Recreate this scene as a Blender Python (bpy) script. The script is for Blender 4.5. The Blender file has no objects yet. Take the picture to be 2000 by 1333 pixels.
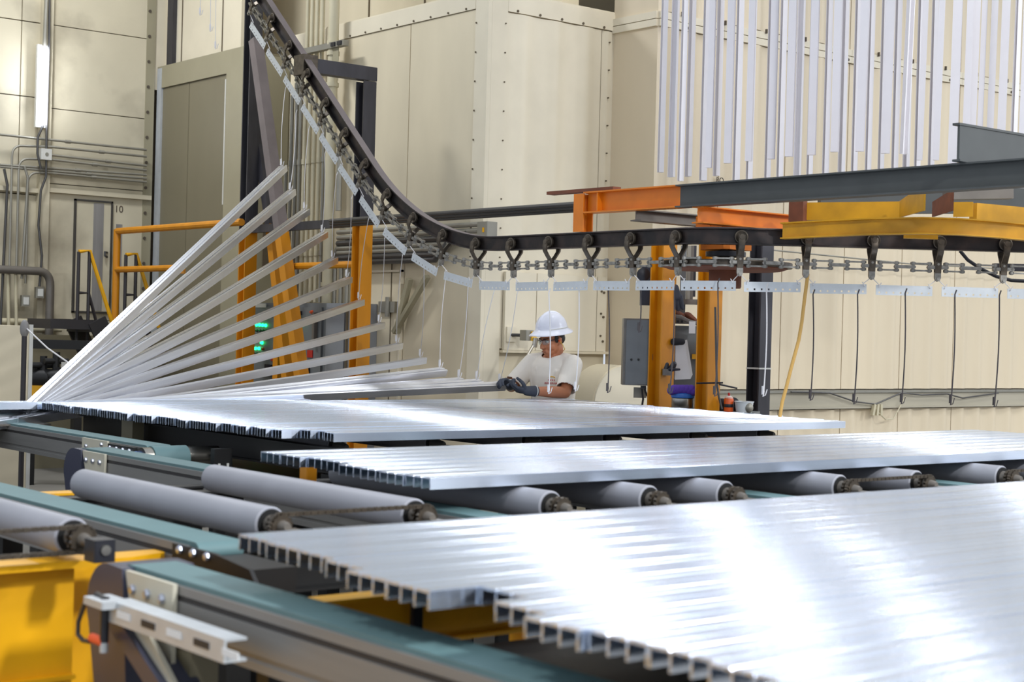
import bpy, math, random
from mathutils import Vector, Matrix
random.seed(7)
S = bpy.context.scene
COL = S.collection
R = math.radians

# ------------------------------------------------------------------ camera
FPX, YAW, PITCH, ROLL, EYE = 3110.0, R(51.0), R(-0.35), R(1.52), Vector((0, 0, 1.62))
_f = Vector((math.cos(PITCH) * math.cos(YAW), math.cos(PITCH) * math.sin(YAW), math.sin(PITCH)))
_r = Vector((math.sin(YAW), -math.cos(YAW), 0))
_u = _r.cross(_f)
CR = _r * math.cos(ROLL) + _u * math.sin(ROLL)
CU = -_r * math.sin(ROLL) + _u * math.cos(ROLL)
cam = bpy.data.cameras.new('camera')
cam.sensor_width = 36
cam.lens = FPX / 2000 * 36
cam.clip_end = 200
cam.dof.use_dof = True
cam.dof.focus_distance = 11.5
cam.dof.aperture_fstop = 4.2
camo = bpy.data.objects.new('camera', cam)
COL.objects.link(camo)
camo.matrix_world = Matrix.Translation(EYE) @ Matrix((CR, CU, -_f)).transposed().to_4x4()
S.camera = camo

# ------------------------------------------------------------------ light
S.view_settings.view_transform = 'Standard'
S.view_settings.look = 'None'
S.view_settings.gamma = 1
S.view_settings.use_curve_mapping = False
S.view_settings.exposure = 0.46
w = bpy.data.worlds.new('world')
S.world = w
w.use_nodes = True
w.node_tree.nodes['Background'].inputs[0].default_value = (0.80, 0.88, 1.0, 1)
w.node_tree.nodes['Background'].inputs[1].default_value = 0.60


def lamp(name, loc, sx, sy, power, col=(0.93, 0.96, 1.0), aim=None):
    l = bpy.data.lights.new(name, 'AREA')
    l.shape = 'RECTANGLE'
    l.size, l.size_y = sx, sy
    l.energy = power
    l.color = col
    o = bpy.data.objects.new(name, l)
    COL.objects.link(o)
    o.location = loc
    if aim:
        d = Vector(aim) - Vector(loc)
        o.rotation_euler = d.to_track_quat('-Z', 'Y').to_euler()
    return o


# hall lamps fitted to the bar streaks, plus fill added for left wall and foreground
for p, pw, sx, sy in (((7.0, 2.6, 6.5), 44, .35, 2.0), ((11.2, -5.8, 6.6), 720, 1.0, 2.4), ((9.5, 5.6, 6.6), 33, .3, 1.2), ((10.0, 3.6, 6.6), 33, .3, 1.2), ((9.6, 9.0, 6.6), 30, .3, 1.2),
                      ((18.5, -1.5, 6.8), 720, .6, 1.4), ((14.5, 5.5, 7.0), 50, .4, 1.2), ((4.0, -4.0, 7.0), 1000, .6, 1.4), ((-1.0, 0.5, 6.6), 150, .6, 1.4),
                      ((5.4, 14.2, 7.4), 170, .4, 1.2), ((20.0, 5.0, 6.8), 120, .4, 1.2)):
    lamp('hall_lamp_and_fill', p, sx, sy, pw)


# ------------------------------------------------------------------ pixel to point on a real plane
def ray(x, y):
    return CR * ((x - 1000) / FPX) - CU * ((y - 666.5) / FPX) + _f


def on_x(x, y, X):
    d = ray(x, y)
    return EYE + d * (X / d.x)


def on_y(x, y, Y):
    d = ray(x, y)
    return EYE + d * (Y / d.y)


def on_z(x, y, z):
    d = ray(x, y)
    return EYE + d * ((z - EYE.z) / d.z)


def on_d(x, y, D):
    return EYE + ray(x, y) * D


# ------------------------------------------------------------------ materials
def lin(c):
    return tuple(((v / 255) / 12.92 if v / 255 <= 0.04045 else ((v / 255 + 0.055) / 1.055) ** 2.4) for v in c) + (1,)


def mat(name, rgb, rough=0.6, metal=0.0, var=0.0, scale=6.0, stretch=(1, 1, 1), bump=0.0, bscale=60, rgb2=None,
        spec=0.5, emit=None, es=1.0, aniso=0.0):
    m = bpy.data.materials.new(name)
    m.use_nodes = True
    nt = m.node_tree
    b = nt.nodes['Principled BSDF']
    b.inputs['Base Color'].default_value = lin(rgb)
    b.inputs['Roughness'].default_value = rough
    b.inputs['Metallic'].default_value = metal
    b.inputs['Specular IOR Level'].default_value = spec
    if emit:
        b.inputs['Emission Color'].default_value = lin(emit)
        b.inputs['Emission Strength'].default_value = es
    if var or rgb2 or bump:
        tc = nt.nodes.new('ShaderNodeTexCoord')
        mp = nt.nodes.new('ShaderNodeMapping')
        mp.inputs['Scale'].default_value = stretch
        nt.links.new(tc.outputs['Object'], mp.inputs[0])
    if var or rgb2:
        n = nt.nodes.new('ShaderNodeTexNoise')
        n.inputs['Scale'].default_value = scale
        n.inputs['Detail'].default_value = 5
        nt.links.new(mp.outputs[0], n.inputs['Vector'])
        r = nt.nodes.new('ShaderNodeValToRGB')
        c = Vector(lin(rgb)[:3])
        if rgb2:
            r.color_ramp.elements[0].position = 0.42
            r.color_ramp.elements[1].position = 0.62
            r.color_ramp.elements[0].color = lin(rgb)
            r.color_ramp.elements[1].color = lin(rgb2)
        else:
            r.color_ramp.elements[0].position = 0.3
            r.color_ramp.elements[1].position = 0.7
            r.color_ramp.elements[0].color = tuple(c * (1 - var)) + (1,)
            r.color_ramp.elements[1].color = tuple(min(1, v) for v in c * (1 + var)) + (1,)
        nt.links.new(n.outputs['Fac'], r.inputs[0])
        nt.links.new(r.outputs[0], b.inputs['Base Color'])
    if bump:
        n2 = nt.nodes.new('ShaderNodeTexNoise')
        n2.inputs['Scale'].default_value = bscale
        nt.links.new(mp.outputs[0], n2.inputs['Vector'])
        bp = nt.nodes.new('ShaderNodeBump')
        bp.inputs['Strength'].default_value = bump
        bp.inputs['Distance'].default_value = 0.01
        nt.links.new(n2.outputs['Fac'], bp.inputs['Height'])
        nt.links.new(bp.outputs[0], b.inputs['Normal'])
    if aniso:
        b.inputs['Anisotropic'].default_value = aniso
        cx = nt.nodes.new('ShaderNodeCombineXYZ')
        cx.inputs[0].default_value = 1.0
        b.inputs['Anisotropic Rotation'].default_value = 0.25
        vt = nt.nodes.new('ShaderNodeVectorTransform')
        vt.vector_type = 'VECTOR'
        vt.convert_from = 'OBJECT'
        vt.convert_to = 'WORLD'
        nt.links.new(cx.outputs[0], vt.inputs[0])
        nt.links.new(vt.outputs[0], b.inputs['Tangent'])
    return m


M = {
    'alu': mat('mill_aluminium', (228, 237, 253), 0.22, 1.0, var=0.05, scale=3, stretch=(0.3, 14, 14), aniso=0.97),
    'alu_lift': mat('mill_aluminium_bright', (244, 245, 250), 0.34, 1.0, var=0.06, scale=3, stretch=(0.5, 14, 14), aniso=0.8),
    'white_bar': mat('white_coated_aluminium', (228, 224, 226), 0.35, 0.0, var=0.02),
    'cream': mat('cream_sheet', (216, 203, 174), 0.45, var=0.06, scale=2.2, stretch=(1, 1, 0.35), bump=0.02, bscale=8),
    'cream_trim': mat('cream_trim', (222, 211, 186), 0.45, var=0.04, scale=3),
    'cream_warm': mat('cream_wall_sheet', (217, 201, 172), 0.4, var=0.05, scale=1.5, stretch=(1, 1, 0.25)),
    'old_cream': mat('weathered_cream', (202, 192, 166), 0.6, var=0.10, scale=1.3, bump=0.05, bscale=5),
    'olive': mat('olive_sheet', (122, 114, 91), 0.5, var=0.05, scale=2, stretch=(1, 1, 0.3)),
    'olive_trim': mat('olive_trim', (154, 146, 120), 0.5, var=0.05, scale=2),
    'joint': mat('panel_joint', (98, 86, 66), 0.8),
    'floor': mat('concrete', (120, 116, 108), 0.7, var=0.15, scale=2),
    'rail': mat('oiled_black_steel', (44, 40, 39), 0.38, 0.6, var=0.25, scale=9, rgb2=(62, 52, 48)),
    'railtop': mat('dusty_steel', (120, 110, 108), 0.6, 0.3, var=0.1),
    'chain': mat('oiled_chain_steel', (140, 136, 128), 0.42, 0.8, var=0.3, scale=30),
    'trolley': mat('greasy_forged_steel', (84, 75, 64), 0.42, 0.6, var=0.35, scale=25),
    'galv': mat('galvanised_plate', (192, 195, 196), 0.45, 0.3, var=0.06, scale=14),
    'wire': mat('pale_wire', (214, 210, 208), 0.5, 0.1),
    'wire_dark': mat('sooty_wire', (72, 66, 66), 0.6, 0.2),
    'orange': mat('orange_paint', (214, 116, 8), 0.42, var=0.12, scale=5),
    'amber': mat('amber_paint', (203, 130, 4), 0.42, var=0.10, scale=4, stretch=(2, 2, 0.5)),
    'gold': mat('dimmed_dusty_yellow', (198, 142, 10), 0.45, var=0.22, scale=5),  # yellow paint copy, darkened to offset strong light overhead, with dirt variation
    'yellow': mat('yellow_paint', (226, 164, 6), 0.42, var=0.12, scale=5),
    'rust': mat('rusty_red_primer', (112, 62, 38), 0.75, var=0.2, scale=12),
    'grey_beam': mat('charcoal_paint', (70, 72, 70), 0.5, var=0.12, scale=5),
    'dark_post': mat('dark_steel_post', (62, 60, 64), 0.45, 0.3, var=0.25, scale=4, stretch=(3, 3, 0.5)),
    'steel_plate': mat('grey_steel_plate', (110, 104, 96), 0.45, 0.3, var=0.12, scale=6),
    'cab': mat('cabinet_grey', (108, 111, 111), 0.5, var=0.05, scale=3),
    'cab_light': mat('cabinet_light_grey', (136, 139, 142), 0.5, var=0.04, scale=3),
    'green_led': mat('lit_green_lamp', (40, 255, 120), 0.4, emit=(20, 255, 110), es=5),
    'dark_led': mat('unlit_lamp', (30, 40, 36), 0.35),
    'red': mat('red_tag', (178, 40, 30), 0.5),
    'amber_led': mat('amber_button', (150, 88, 30), 0.4),
    'belt': mat('teal_belt', (92, 121, 122), 0.6, var=0.05, scale=6),
    'roller': mat('grey_roller_sleeve', (152, 152, 158), 0.55, var=0.05, scale=6),
    'profile': mat('anodised_profile', (136, 134, 130), 0.5, 0.35, var=0.06, scale=5, stretch=(8, 0.5, 8)),
    'groove': mat('dark_slot', (46, 43, 42), 0.6),
    'black': mat('black_plastic', (32, 32, 38), 0.38),
    'capgrey': mat('dark_blue_grey_cover', (64, 66, 82), 0.35),
    'blacksteel': mat('black_steel', (30, 29, 28), 0.5, 0.3),
    'plate': mat('cream_plate', (196, 190, 170), 0.5, var=0.05),
    'bolt': mat('zinc_bolt', (196, 200, 212), 0.3, 0.9),
    'conduit': mat('grey_conduit', (150, 146, 134), 0.45, 0.5, var=0.08, scale=6),
    'conduit_dark': mat('dark_conduit', (84, 82, 80), 0.4, 0.6),
    'conduit_white': mat('white_pipe', (206, 204, 196), 0.45, var=0.03),
    'conduit_cream': mat('cream_pipe', (196, 186, 156), 0.5, var=0.05),
    'tray': mat('wall_tray', (176, 168, 148), 0.5, 0.1, var=0.08, scale=4, stretch=(0.4, 1, 3)),
    'tube': mat('lit_tube', (255, 255, 255), 0.4, emit=(225, 235, 255), es=9),
    'skin': mat('tan_skin', (182, 116, 80), 0.5, var=0.06, scale=20),
    'shirt': mat('white_cotton', (236, 227, 213), 0.85, var=0.03, scale=8, bump=0.25, bscale=14),
    'trouser': mat('navy_trousers', (44, 50, 66), 0.85),
    'glove': mat('dark_grey_glove', (58, 62, 72), 0.75, var=0.1, scale=20),
    'hat': mat('white_hard_hat', (232, 232, 240), 0.28),
    'hair': mat('black_hair', (32, 28, 26), 0.6),
    'lip': mat('lip', (128, 74, 58), 0.5),
    'eyewhite': mat('eye_white', (220, 214, 206), 0.3),
    'plug': mat('orange_foam', (236, 96, 48), 0.7),
    'boot': mat('brown_boot', (70, 50, 36), 0.6),
    'paper': mat('white_paper', (222, 222, 220), 0.8, var=0.03),
    'blue': mat('blue_plastic', (34, 98, 178), 0.35),
    'purple': mat('purple_cloth', (84, 54, 150), 0.9, bump=0.3, bscale=40),
    'cloth_black': mat('black_rag', (36, 36, 40), 0.9, bump=0.3, bscale=40),
    'steel': mat('brushed_steel', (178, 172, 160), 0.25, 1.0),
    'orange_can': mat('orange_label', (220, 90, 24), 0.4),
    'clear': mat('cloudy_plastic', (206, 210, 212), 0.25),
    'hose': mat('yellow_hose', (204, 160, 84), 0.5),
    'stair': mat('black_paint_steel', (46, 42, 44), 0.5),
    'navy': mat('navy_enclosure', (48, 54, 66), 0.45),
    'print_red': mat('red_print', (196, 92, 96), 0.8),
    'print_yellow': mat('yellow_print', (226, 176, 60), 0.8),
    'ink': mat('dark_ink', (84, 74, 62), 0.8),
    'worn': mat('worn_grey_patch', (136, 132, 128), 0.6, var=0.15, scale=5, stretch=(3, 1, 0.4)),
}
# die lines: fine lengthwise grooves tilt the normal sideways
for _k, _t in (('alu', 4.4), ('alu_lift', 3.4)):
    _nt = M[_k].node_tree
    _b = _nt.nodes['Principled BSDF']
    _tc = _nt.nodes.new('ShaderNodeTexCoord')
    _mp = _nt.nodes.new('ShaderNodeMapping')
    _mp.inputs['Scale'].default_value = (0.6, 700, 50)
    _nt.links.new(_tc.outputs['Object'], _mp.inputs[0])
    _n = _nt.nodes.new('ShaderNodeTexNoise')
    _n.inputs['Scale'].default_value = 1.0
    _nt.links.new(_mp.outputs[0], _n.inputs['Vector'])
    _ma = _nt.nodes.new('ShaderNodeMath')
    _ma.operation = 'MULTIPLY_ADD'
    _ma.inputs[1].default_value = _t
    _ma.inputs[2].default_value = -_t / 2
    _nt.links.new(_n.outputs['Fac'], _ma.inputs[0])
    _cx = _nt.nodes.new('ShaderNodeCombineXYZ')
    _nt.links.new(_ma.outputs[0], _cx.inputs[1])
    _vt = _nt.nodes.new('ShaderNodeVectorTransform')
    _vt.vector_type = 'VECTOR'
    _vt.convert_from = 'OBJECT'
    _vt.convert_to = 'WORLD'
    _nt.links.new(_cx.outputs[0], _vt.inputs[0])
    _ge = _nt.nodes.new('ShaderNodeNewGeometry')
    _ad = _nt.nodes.new('ShaderNodeVectorMath')
    _nt.links.new(_ge.outputs['Normal'], _ad.inputs[0])
    _nt.links.new(_vt.outputs[0], _ad.inputs[1])
    _no = _nt.nodes.new('ShaderNodeVectorMath')
    _no.operation = 'NORMALIZE'
    _nt.links.new(_ad.outputs[0], _no.inputs[0])
    _nt.links.new(_no.outputs[0], _b.inputs['Normal'])
# soot stains high on the weathered wall
_nt = M['old_cream'].node_tree
_b = _nt.nodes['Principled BSDF']
_src = _b.inputs['Base Color'].links[0].from_socket
_geo = _nt.nodes.new('ShaderNodeNewGeometry')
_n = _nt.nodes.new('ShaderNodeTexNoise')
_n.inputs['Scale'].default_value = 1.1
_n.inputs['Detail'].default_value = 7
_nt.links.new(_geo.outputs['Position'], _n.inputs['Vector'])
_rp = _nt.nodes.new('ShaderNodeValToRGB')
_rp.color_ramp.elements[0].position = 0.56
_rp.color_ramp.elements[1].position = 0.82
_nt.links.new(_n.outputs['Fac'], _rp.inputs[0])
_mx = _nt.nodes.new('ShaderNodeMix')
_mx.data_type = 'RGBA'
_nt.links.new(_rp.outputs[0], _mx.inputs[0])
_nt.links.new(_src, _mx.inputs[6])
_mx.inputs[7].default_value = lin((138, 128, 108))
_nt.links.new(_mx.outputs[2], _b.inputs['Base Color'])
# clear safety lens
_g = mat('clear_lens', (230, 236, 236), 0.05)
_g.node_tree.nodes['Principled BSDF'].inputs['Transmission Weight'].default_value = 0.9
_g.node_tree.nodes['Principled BSDF'].inputs['IOR'].default_value = 1.1
M['lens'] = _g

# ------------------------------------------------------------------ mesh builder
Z = Vector((0, 0, 1))


def perp(d):
    d = d.normalized()
    a = Z if abs(d.z) < 0.95 else Vector((1, 0, 0))
    s = d.cross(a).normalized()
    return s, s.cross(d).normalized()


class MB:
    def __init__(self):
        self.v, self.f = [], []

    def add(self, vs, fs):
        o = len(self.v)
        self.v += [Vector(p) for p in vs]
        self.f += [tuple(i + o for i in f) for f in fs]
        return self

    def box(self, a, b):
        x0, y0, z0 = (min(a[i], b[i]) for i in range(3))
        x1, y1, z1 = (max(a[i], b[i]) for i in range(3))
        return self.add([(x0, y0, z0), (x1, y0, z0), (x1, y1, z0), (x0, y1, z0), (x0, y0, z1), (x1, y0, z1), (x1, y1, z1), (x0, y1, z1)],
                        [(0, 3, 2, 1), (4, 5, 6, 7), (0, 1, 5, 4), (1, 2, 6, 5), (2, 3, 7, 6), (3, 0, 4, 7)])

    def cbox(self, a, b, c=0.004):
        """box with bevelled vertical/horizontal outline (chamfered along z)"""
        x0, y0, z0 = (min(a[i], b[i]) for i in range(3))
        x1, y1, z1 = (max(a[i], b[i]) for i in range(3))
        pr = [(x0 + c, y0), (x1 - c, y0), (x1, y0 + c), (x1, y1 - c), (x1 - c, y1), (x0 + c, y1), (x0, y1 - c), (x0, y0 + c)]
        q = [(x, y, z0) for x, y in pr] + [(x, y, z1) for x, y in pr]
        n = 8
        return self.add(q, [tuple(range(n))[::-1], tuple(range(n, 2 * n))] + [(i, (i + 1) % n, n + (i + 1) % n, n + i) for i in range(n)])

    def prism(self, prof, p, q, side=None, up=None, caps=True):
        p, q = Vector(p), Vector(q)
        if side is None:
            side, up = perp(q - p)
        n = len(prof)
        vs = [p + side * a + up * b for a, b in prof] + [q + side * a + up * b for a, b in prof]
        fs = [(i, (i + 1) % n, n + (i + 1) % n, n + i) for i in range(n)]
        if caps:
            fs += [tuple(range(n))[::-1], tuple(range(n, 2 * n))]
        return self.add(vs, fs)

    def beam(self, p, q, wd, h, up=None):
        p, q = Vector(p), Vector(q)
        if up is None:
            s, u = perp(q - p)
        else:
            d = (q - p).normalized()
            s = d.cross(Vector(up)).normalized()
            u = s.cross(d).normalized()
        return self.prism([(-wd / 2, -h / 2), (wd / 2, -h / 2), (wd / 2, h / 2), (-wd / 2, h / 2)], p, q, s, u)

    def ibeam(self, p, q, wd, h, t=0.008, up=None):
        p, q = Vector(p), Vector(q)
        d = (q - p).normalized()
        s = d.cross(Vector(up) if up else Z).normalized()
        u = s.cross(d).normalized()
        return self.prism(iprof(wd, h, t), p, q, s, u)

    def cyl(self, p, q, r, n=16, r2=None, caps=True):
        p, q = Vector(p), Vector(q)
        s, u = perp(q - p)
        r2 = r if r2 is None else r2
        cs = [(math.cos(2 * math.pi * i / n), math.sin(2 * math.pi * i / n)) for i in range(n)]
        vs = [p + (s * a + u * b) * r for a, b in cs] + [q + (s * a + u * b) * r2 for a, b in cs]
        fs = [(i, (i + 1) % n, n + (i + 1) % n, n + i) for i in range(n)]
        if caps:
            fs += [tuple(range(n))[::-1], tuple(range(n, 2 * n))]
        return self.add(vs, fs)

    def tube(self, pts, r, n=8):
        pts = [Vector(p) for p in pts]
        o = len(self.v)
        m = len(pts)
        s = None
        for i, p in enumerate(pts):
            t = (pts[min(i + 1, m - 1)] - pts[max(i - 1, 0)]).normalized()
            if s is None:
                s, u = perp(t)
            else:
                s = (s - t * s.dot(t)).normalized()
                u = s.cross(t).normalized()
            for k in range(n):
                a = 2 * math.pi * k / n
                self.v.append(p + (s * math.cos(a) + u * math.sin(a)) * r)
        for i in range(m - 1):
            for k in range(n):
                self.f.append((o + i * n + k, o + i * n + (k + 1) % n, o + (i + 1) * n + (k + 1) % n, o + (i + 1) * n + k))
        self.f.append(tuple(o + k for k in range(n))[::-1])
        self.f.append(tuple(o + (m - 1) * n + k for k in range(n)))
        return self

    def sweep(self, prof, frames, closed_prof=True, caps=True):
        n = len(prof)
        o = len(self.v)
        for p, s, u in frames:
            self.v += [p + s * a + u * b for a, b in prof]
        for i in range(len(frames) - 1):
            for k in range(n):
                self.f.append((o + i * n + k, o + i * n + (k + 1) % n, o + (i + 1) * n + (k + 1) % n, o + (i + 1) * n + k))
        if caps:
            e = o + (len(frames) - 1) * n
            self.f.append(tuple(range(o, o + n))[::-1])
            self.f.append(tuple(range(e, e + n)))
        return self

    def lathe(self, prof, c, axis=Z, n=24):
        c = Vector(c)
        s, u = perp(Vector(axis))
        ax = Vector(axis).normalized()
        o = len(self.v)
        m = len(prof)
        for r, h in prof:
            for k in range(n):
                a = 2 * math.pi * k / n
                self.v.append(c + ax * h + (s * math.cos(a) + u * math.sin(a)) * r)
        for i in range(m - 1):
            for k in range(n):
                self.f.append((o + i * n + k, o + i * n + (k + 1) % n, o + (i + 1) * n + (k + 1) % n, o + (i + 1) * n + k))
        self.f.append(tuple(o + k for k in range(n))[::-1])
        self.f.append(tuple(o + (m - 1) * n + k for k in range(n)))
        return self

    def ell(self, c, r, mtx=None, n=20, m=12, zmin=-1.0):
        c = Vector(c)
        o = len(self.v)
        lat = [math.asin(max(-1, zmin)) + (math.pi / 2 - math.asin(max(-1, zmin))) * i / m for i in range(m + 1)]
        for a in lat:
            ca = max(math.cos(a), 1e-3)
            for k in range(n):
                b = 2 * math.pi * k / n
                p = Vector((r[0] * ca * math.cos(b), r[1] * ca * math.sin(b), r[2] * math.sin(a)))
                self.v.append(c + (mtx @ p if mtx else p))
        for i in range(m):
            for k in range(n):
                self.f.append((o + i * n + k, o + i * n + (k + 1) % n, o + (i + 1) * n + (k + 1) % n, o + (i + 1) * n + k))
        self.f.append(tuple(o + k for k in range(n))[::-1])
        self.f.append(tuple(o + m * n + k for k in range(n)))
        return self

    def cap(self, p, q, r1, r2, n=14, sy=1.0, side=None):
        """tapered capsule; sy squashes the second cross axis"""
        p, q = Vector(p), Vector(q)
        d = (q - p).normalized()
        if side is None:
            s, u = perp(d)
        else:
            s = (Vector(side) - d * Vector(side).dot(d)).normalized()
            u = s.cross(d)
        rings = []
        for i in range(5):
            a = -math.pi / 2 + math.pi / 2 * i / 4
            rings.append((p + d * math.sin(a) * r1, max(r1 * math.cos(a), 1e-3)))
        for i in range(5):
            a = math.pi / 2 * i / 4
            rings.append((q + d * math.sin(a) * r2, max(r2 * math.cos(a), 1e-3)))
        o = len(self.v)
        for c, r in rings:
            for k in range(n):
                b = 2 * math.pi * k / n
                self.v.append(c + s * math.cos(b) * r + u * math.sin(b) * r * sy)
        for i in range(len(rings) - 1):
            for k in range(n):
                self.f.append((o + i * n + k, o + i * n + (k + 1) % n, o + (i + 1) * n + (k + 1) % n, o + (i + 1) * n + k))
        self.f.append(tuple(o + k for k in range(n))[::-1])
        e = o + (len(rings) - 1) * n
        self.f.append(tuple(e + k for k in range(n)))
        return self

    def mesh(self, name, org, sharp=35):
        me = bpy.data.meshes.new(name)
        me.from_pydata([tuple(p - org) for p in self.v], [], self.f)
        me.validate()
        import bmesh
        bm = bmesh.new()
        bm.from_mesh(me)
        bmesh.ops.recalc_face_normals(bm, faces=bm.faces)
        bm.to_mesh(me)
        bm.free()
        if sharp:
            me.shade_smooth()
            me.set_sharp_from_angle(angle=R(sharp))
        return me


def iprof(wd, h, t):
    a, b, k = wd / 2, h / 2, t * 0.45
    return [(-a, -b), (a, -b), (a, -b + t), (k, -b + t * 1.3), (k, b - t * 1.3), (a, b - t), (a, b), (-a, b), (-a, b - t), (-k, b - t * 1.3), (-k, -b + t * 1.3), (-a, -b + t)]


def world_org(o):
    v = Vector((0, 0, 0))
    while o:
        v += o.location
        o = o.parent
    return v


def tag(o, label=None, cat=None, group=None, kind=None):
    for k, v in (('label', label), ('category', cat), ('group', group), ('kind', kind)):
        if v:
            o[k] = v
    return o


def thing(name, label, cat, loc, group=None):
    o = bpy.data.objects.new(name, None)
    COL.objects.link(o)
    o.location = loc
    o.empty_display_size = 0.1
    return tag(o, label, cat, group)


def part(name, mb, m, parent=None, sharp=35, label=None, local=False, kind=None):
    """one mesh object. Coordinates in mb are world ones unless local."""
    if local:
        org = Vector((0, 0, 0))
        loc = Vector((0, 0, 0))
    elif parent:
        org = world_org(parent)
        loc = Vector((0, 0, 0))
    else:
        n = len(mb.v)
        org = Vector((sum(p.x for p in mb.v) / n, sum(p.y for p in mb.v) / n, min(p.z for p in mb.v)))
        loc = org
    me = mb.mesh(name, org, sharp)
    me.materials.append(M[m] if isinstance(m, str) else m)
    o = bpy.data.objects.new(name, me)
    COL.objects.link(o)
    o.location = loc
    if parent:
        o.parent = parent
    return tag(o, label, None, None, kind)


def single(name, mb, m, label, cat, group=None, kind=None, sharp=35):
    o = part(name, mb, m, None, sharp)
    return tag(o, label, cat, group, kind)


def struct(name, mb, m):
    o = part(name, mb, m, None, 0)
    o['kind'] = 'structure'
    return o


def copy_tree(o, parent=None):
    c = o.copy()
    COL.objects.link(c)
    c.parent = parent
    for ch in list(o.children):
        copy_tree(ch, c)
    return c


def text_part(name, body, size, loc, rot, m, parent, thick=0.002):
    cu = bpy.data.curves.new(name, 'FONT')
    cu.body = body
    cu.size = size
    cu.extrude = thick
    cu.align_x = 'CENTER'
    t = bpy.data.objects.new(name, cu)
    COL.objects.link(t)
    dg = bpy.context.evaluated_depsgraph_get()
    me = bpy.data.meshes.new_from_object(t.evaluated_get(dg))
    COL.objects.unlink(t)
    bpy.data.objects.remove(t)
    o = bpy.data.objects.new(name, me)
    COL.objects.link(o)
    me.materials.clear()
    me.materials.append(M[m])
    o.parent = parent
    o.location = Vector(loc) - world_org(parent)
    o.rotation_euler = rot
    return o


def corr(axis, fixed, a0, a1, z0, z1, out, waves, amp=0.038, th=0.03):
    """panel whose section is softly corrugated. axis 'x': runs in x at y=fixed; out = sign of the visible side"""
    mb = MB()
    n = max(6, waves * 10)
    front, back = [], []
    for i in range(n + 1):
        t = i / n
        a = a0 + (a1 - a0) * t
        edge = min(1, min(t, 1 - t) * n / 4)
        d = (0.5 - 0.5 * math.cos(2 * math.pi * waves * t)) ** 2 * amp * edge
        front.append((a, fixed + out * d))
        back.append((a, fixed - out * th))
    pr = front + back[::-1]
    if axis == 'y':
        pr = [(b, a) for a, b in pr]
    k = len(pr)
    m = n + 1
    vs = [(x, y, z0) for x, y in pr] + [(x, y, z1) for x, y in pr]
    fs = [(i, (i + 1) % k, k + (i + 1) % k, k + i) for i in range(k)]
    fs += [(i, k - 1 - i, k - 2 - i, i + 1) for i in range(n)]
    fs += [(k + i, k + i + 1, k + k - 2 - i, k + k - 1 - i) for i in range(n)]
    return mb.add(vs, fs)


# ================================================================== SETTING
XB, YB, X0, YW, YL = 8.30, 10.68, 9.74, 10.11, 16.94
struct('floor', MB().box((-4, -6, -0.1), (22, 19, 0)), 'floor')

# ---- left wall, weathered panels
wl = struct('wall_left', MB().box((1.0, YL + 0.06, 0), (9.2, YL + 0.2, 9)), 'joint')
zs_l = [0.0, 1.42, 2.98, 4.05, 4.87, 6.6, 9]
zs_r = [0.0, 1.62, 3.12, 3.95, 4.87, 6.6, 9]
xs = [1.0, 3.2, 5.2, 6.72]
for i in range(3):
    for a, b in zip(zs_l, zs_l[1:]):
        part('panel', MB().box((xs[i] + .006, YL, a + .006), (xs[i + 1] - .006, YL + .06, b - .006)), 'old_cream', wl, 0)
for a, b in zip(zs_l, zs_l[1:]):
    part('panel', MB().box((6.726, YL, a + .006), (6.97, YL + .06, b - .006)), 'old_cream', wl, 0)
for a, b in zip(zs_r, zs_r[1:]):
    part('panel', MB().box((7.06, YL - .012, a + .005), (8.28, YL + .06, b - .005)), 'old_cream', wl, 0)
part('panel', MB().box((8.302, YL, 4.3), (8.47, YL + .06, 9)), 'cream_trim', wl, 0)
part('pilaster', MB().box((6.93, YL - .10, 0), (7.04, YL + .06, 9)), 'old_cream', wl, 0)
part('ledge', MB().box((7.04, YL - .06, 3.02), (8.28, YL, 3.07)), 'old_cream', wl, 0)
part('ledge', MB().box((2.0, YL - .06, 3.0), (6.93, YL, 3.05)), 'old_cream', wl, 0)
text_part('stencil_number', '10', 0.11, on_y(232, 415, YL - .014), (R(90), 0, 0), 'ink', wl)
# rivets on the corner strip
rv = MB()
for k in range(14):
    z = 2.0 + k * 0.29
    rv.cyl((8.22, YL - .03, z), (8.22, YL, z), 0.018, 8)
part('rivet', rv, 'ink', wl, kind='stuff')
part('corner_strip', MB().box((8.19, YL - .02, 0), (8.30, YL - .002, 9)), 'olive_trim', wl, 0)

# hatch door in the left wall
d0, d1 = on_y(147, 386, YL), on_y(215, 386, YL)
dr = tag(part('door_1', MB().box((d0.x, YL - .03, 1.72), (d1.x, YL - .013, 2.95)), 'old_cream', None, 0), kind='structure')
fr = MB()
for a, b in (((d0.x - .02, 1.70), (d0.x, 2.97)), ((d1.x, 1.70), (d1.x + .02, 2.97)), ((d0.x - .02, 2.95), (d1.x + .02, 2.97)), ((d0.x - .02, 1.70), (d1.x + .02, 1.715))):
    fr.box((a[0], YL - .045, a[1]), (b[0], YL - .013, b[1]))
part('door_frame', fr, 'conduit_dark', dr, 0)
w0, w1 = on_y(181, 400, YL).x, on_y(213, 400, YL).x
part('worn_strip', MB().box((w0, YL - .034, 1.73), (w0 + (w1 - w0) * .62, YL - .0302, 2.94)), 'worn', dr, 0)
hp = on_y(207, 497, YL)
part('door_handle', MB().tube([hp + Vector((0, -.03, .02)), hp + Vector((-.05, -.08, .02)), hp + Vector((-.05, -.08, -.02)), hp + Vector((0, -.03, -.03))], .012), 'conduit_dark', dr)
part('worn_streak', MB().box((on_y(226, 430, YL).x, YL - .016, 2.2), (on_y(238, 430, YL).x, YL - .012, 2.72)), 'worn', wl, 0)

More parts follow.
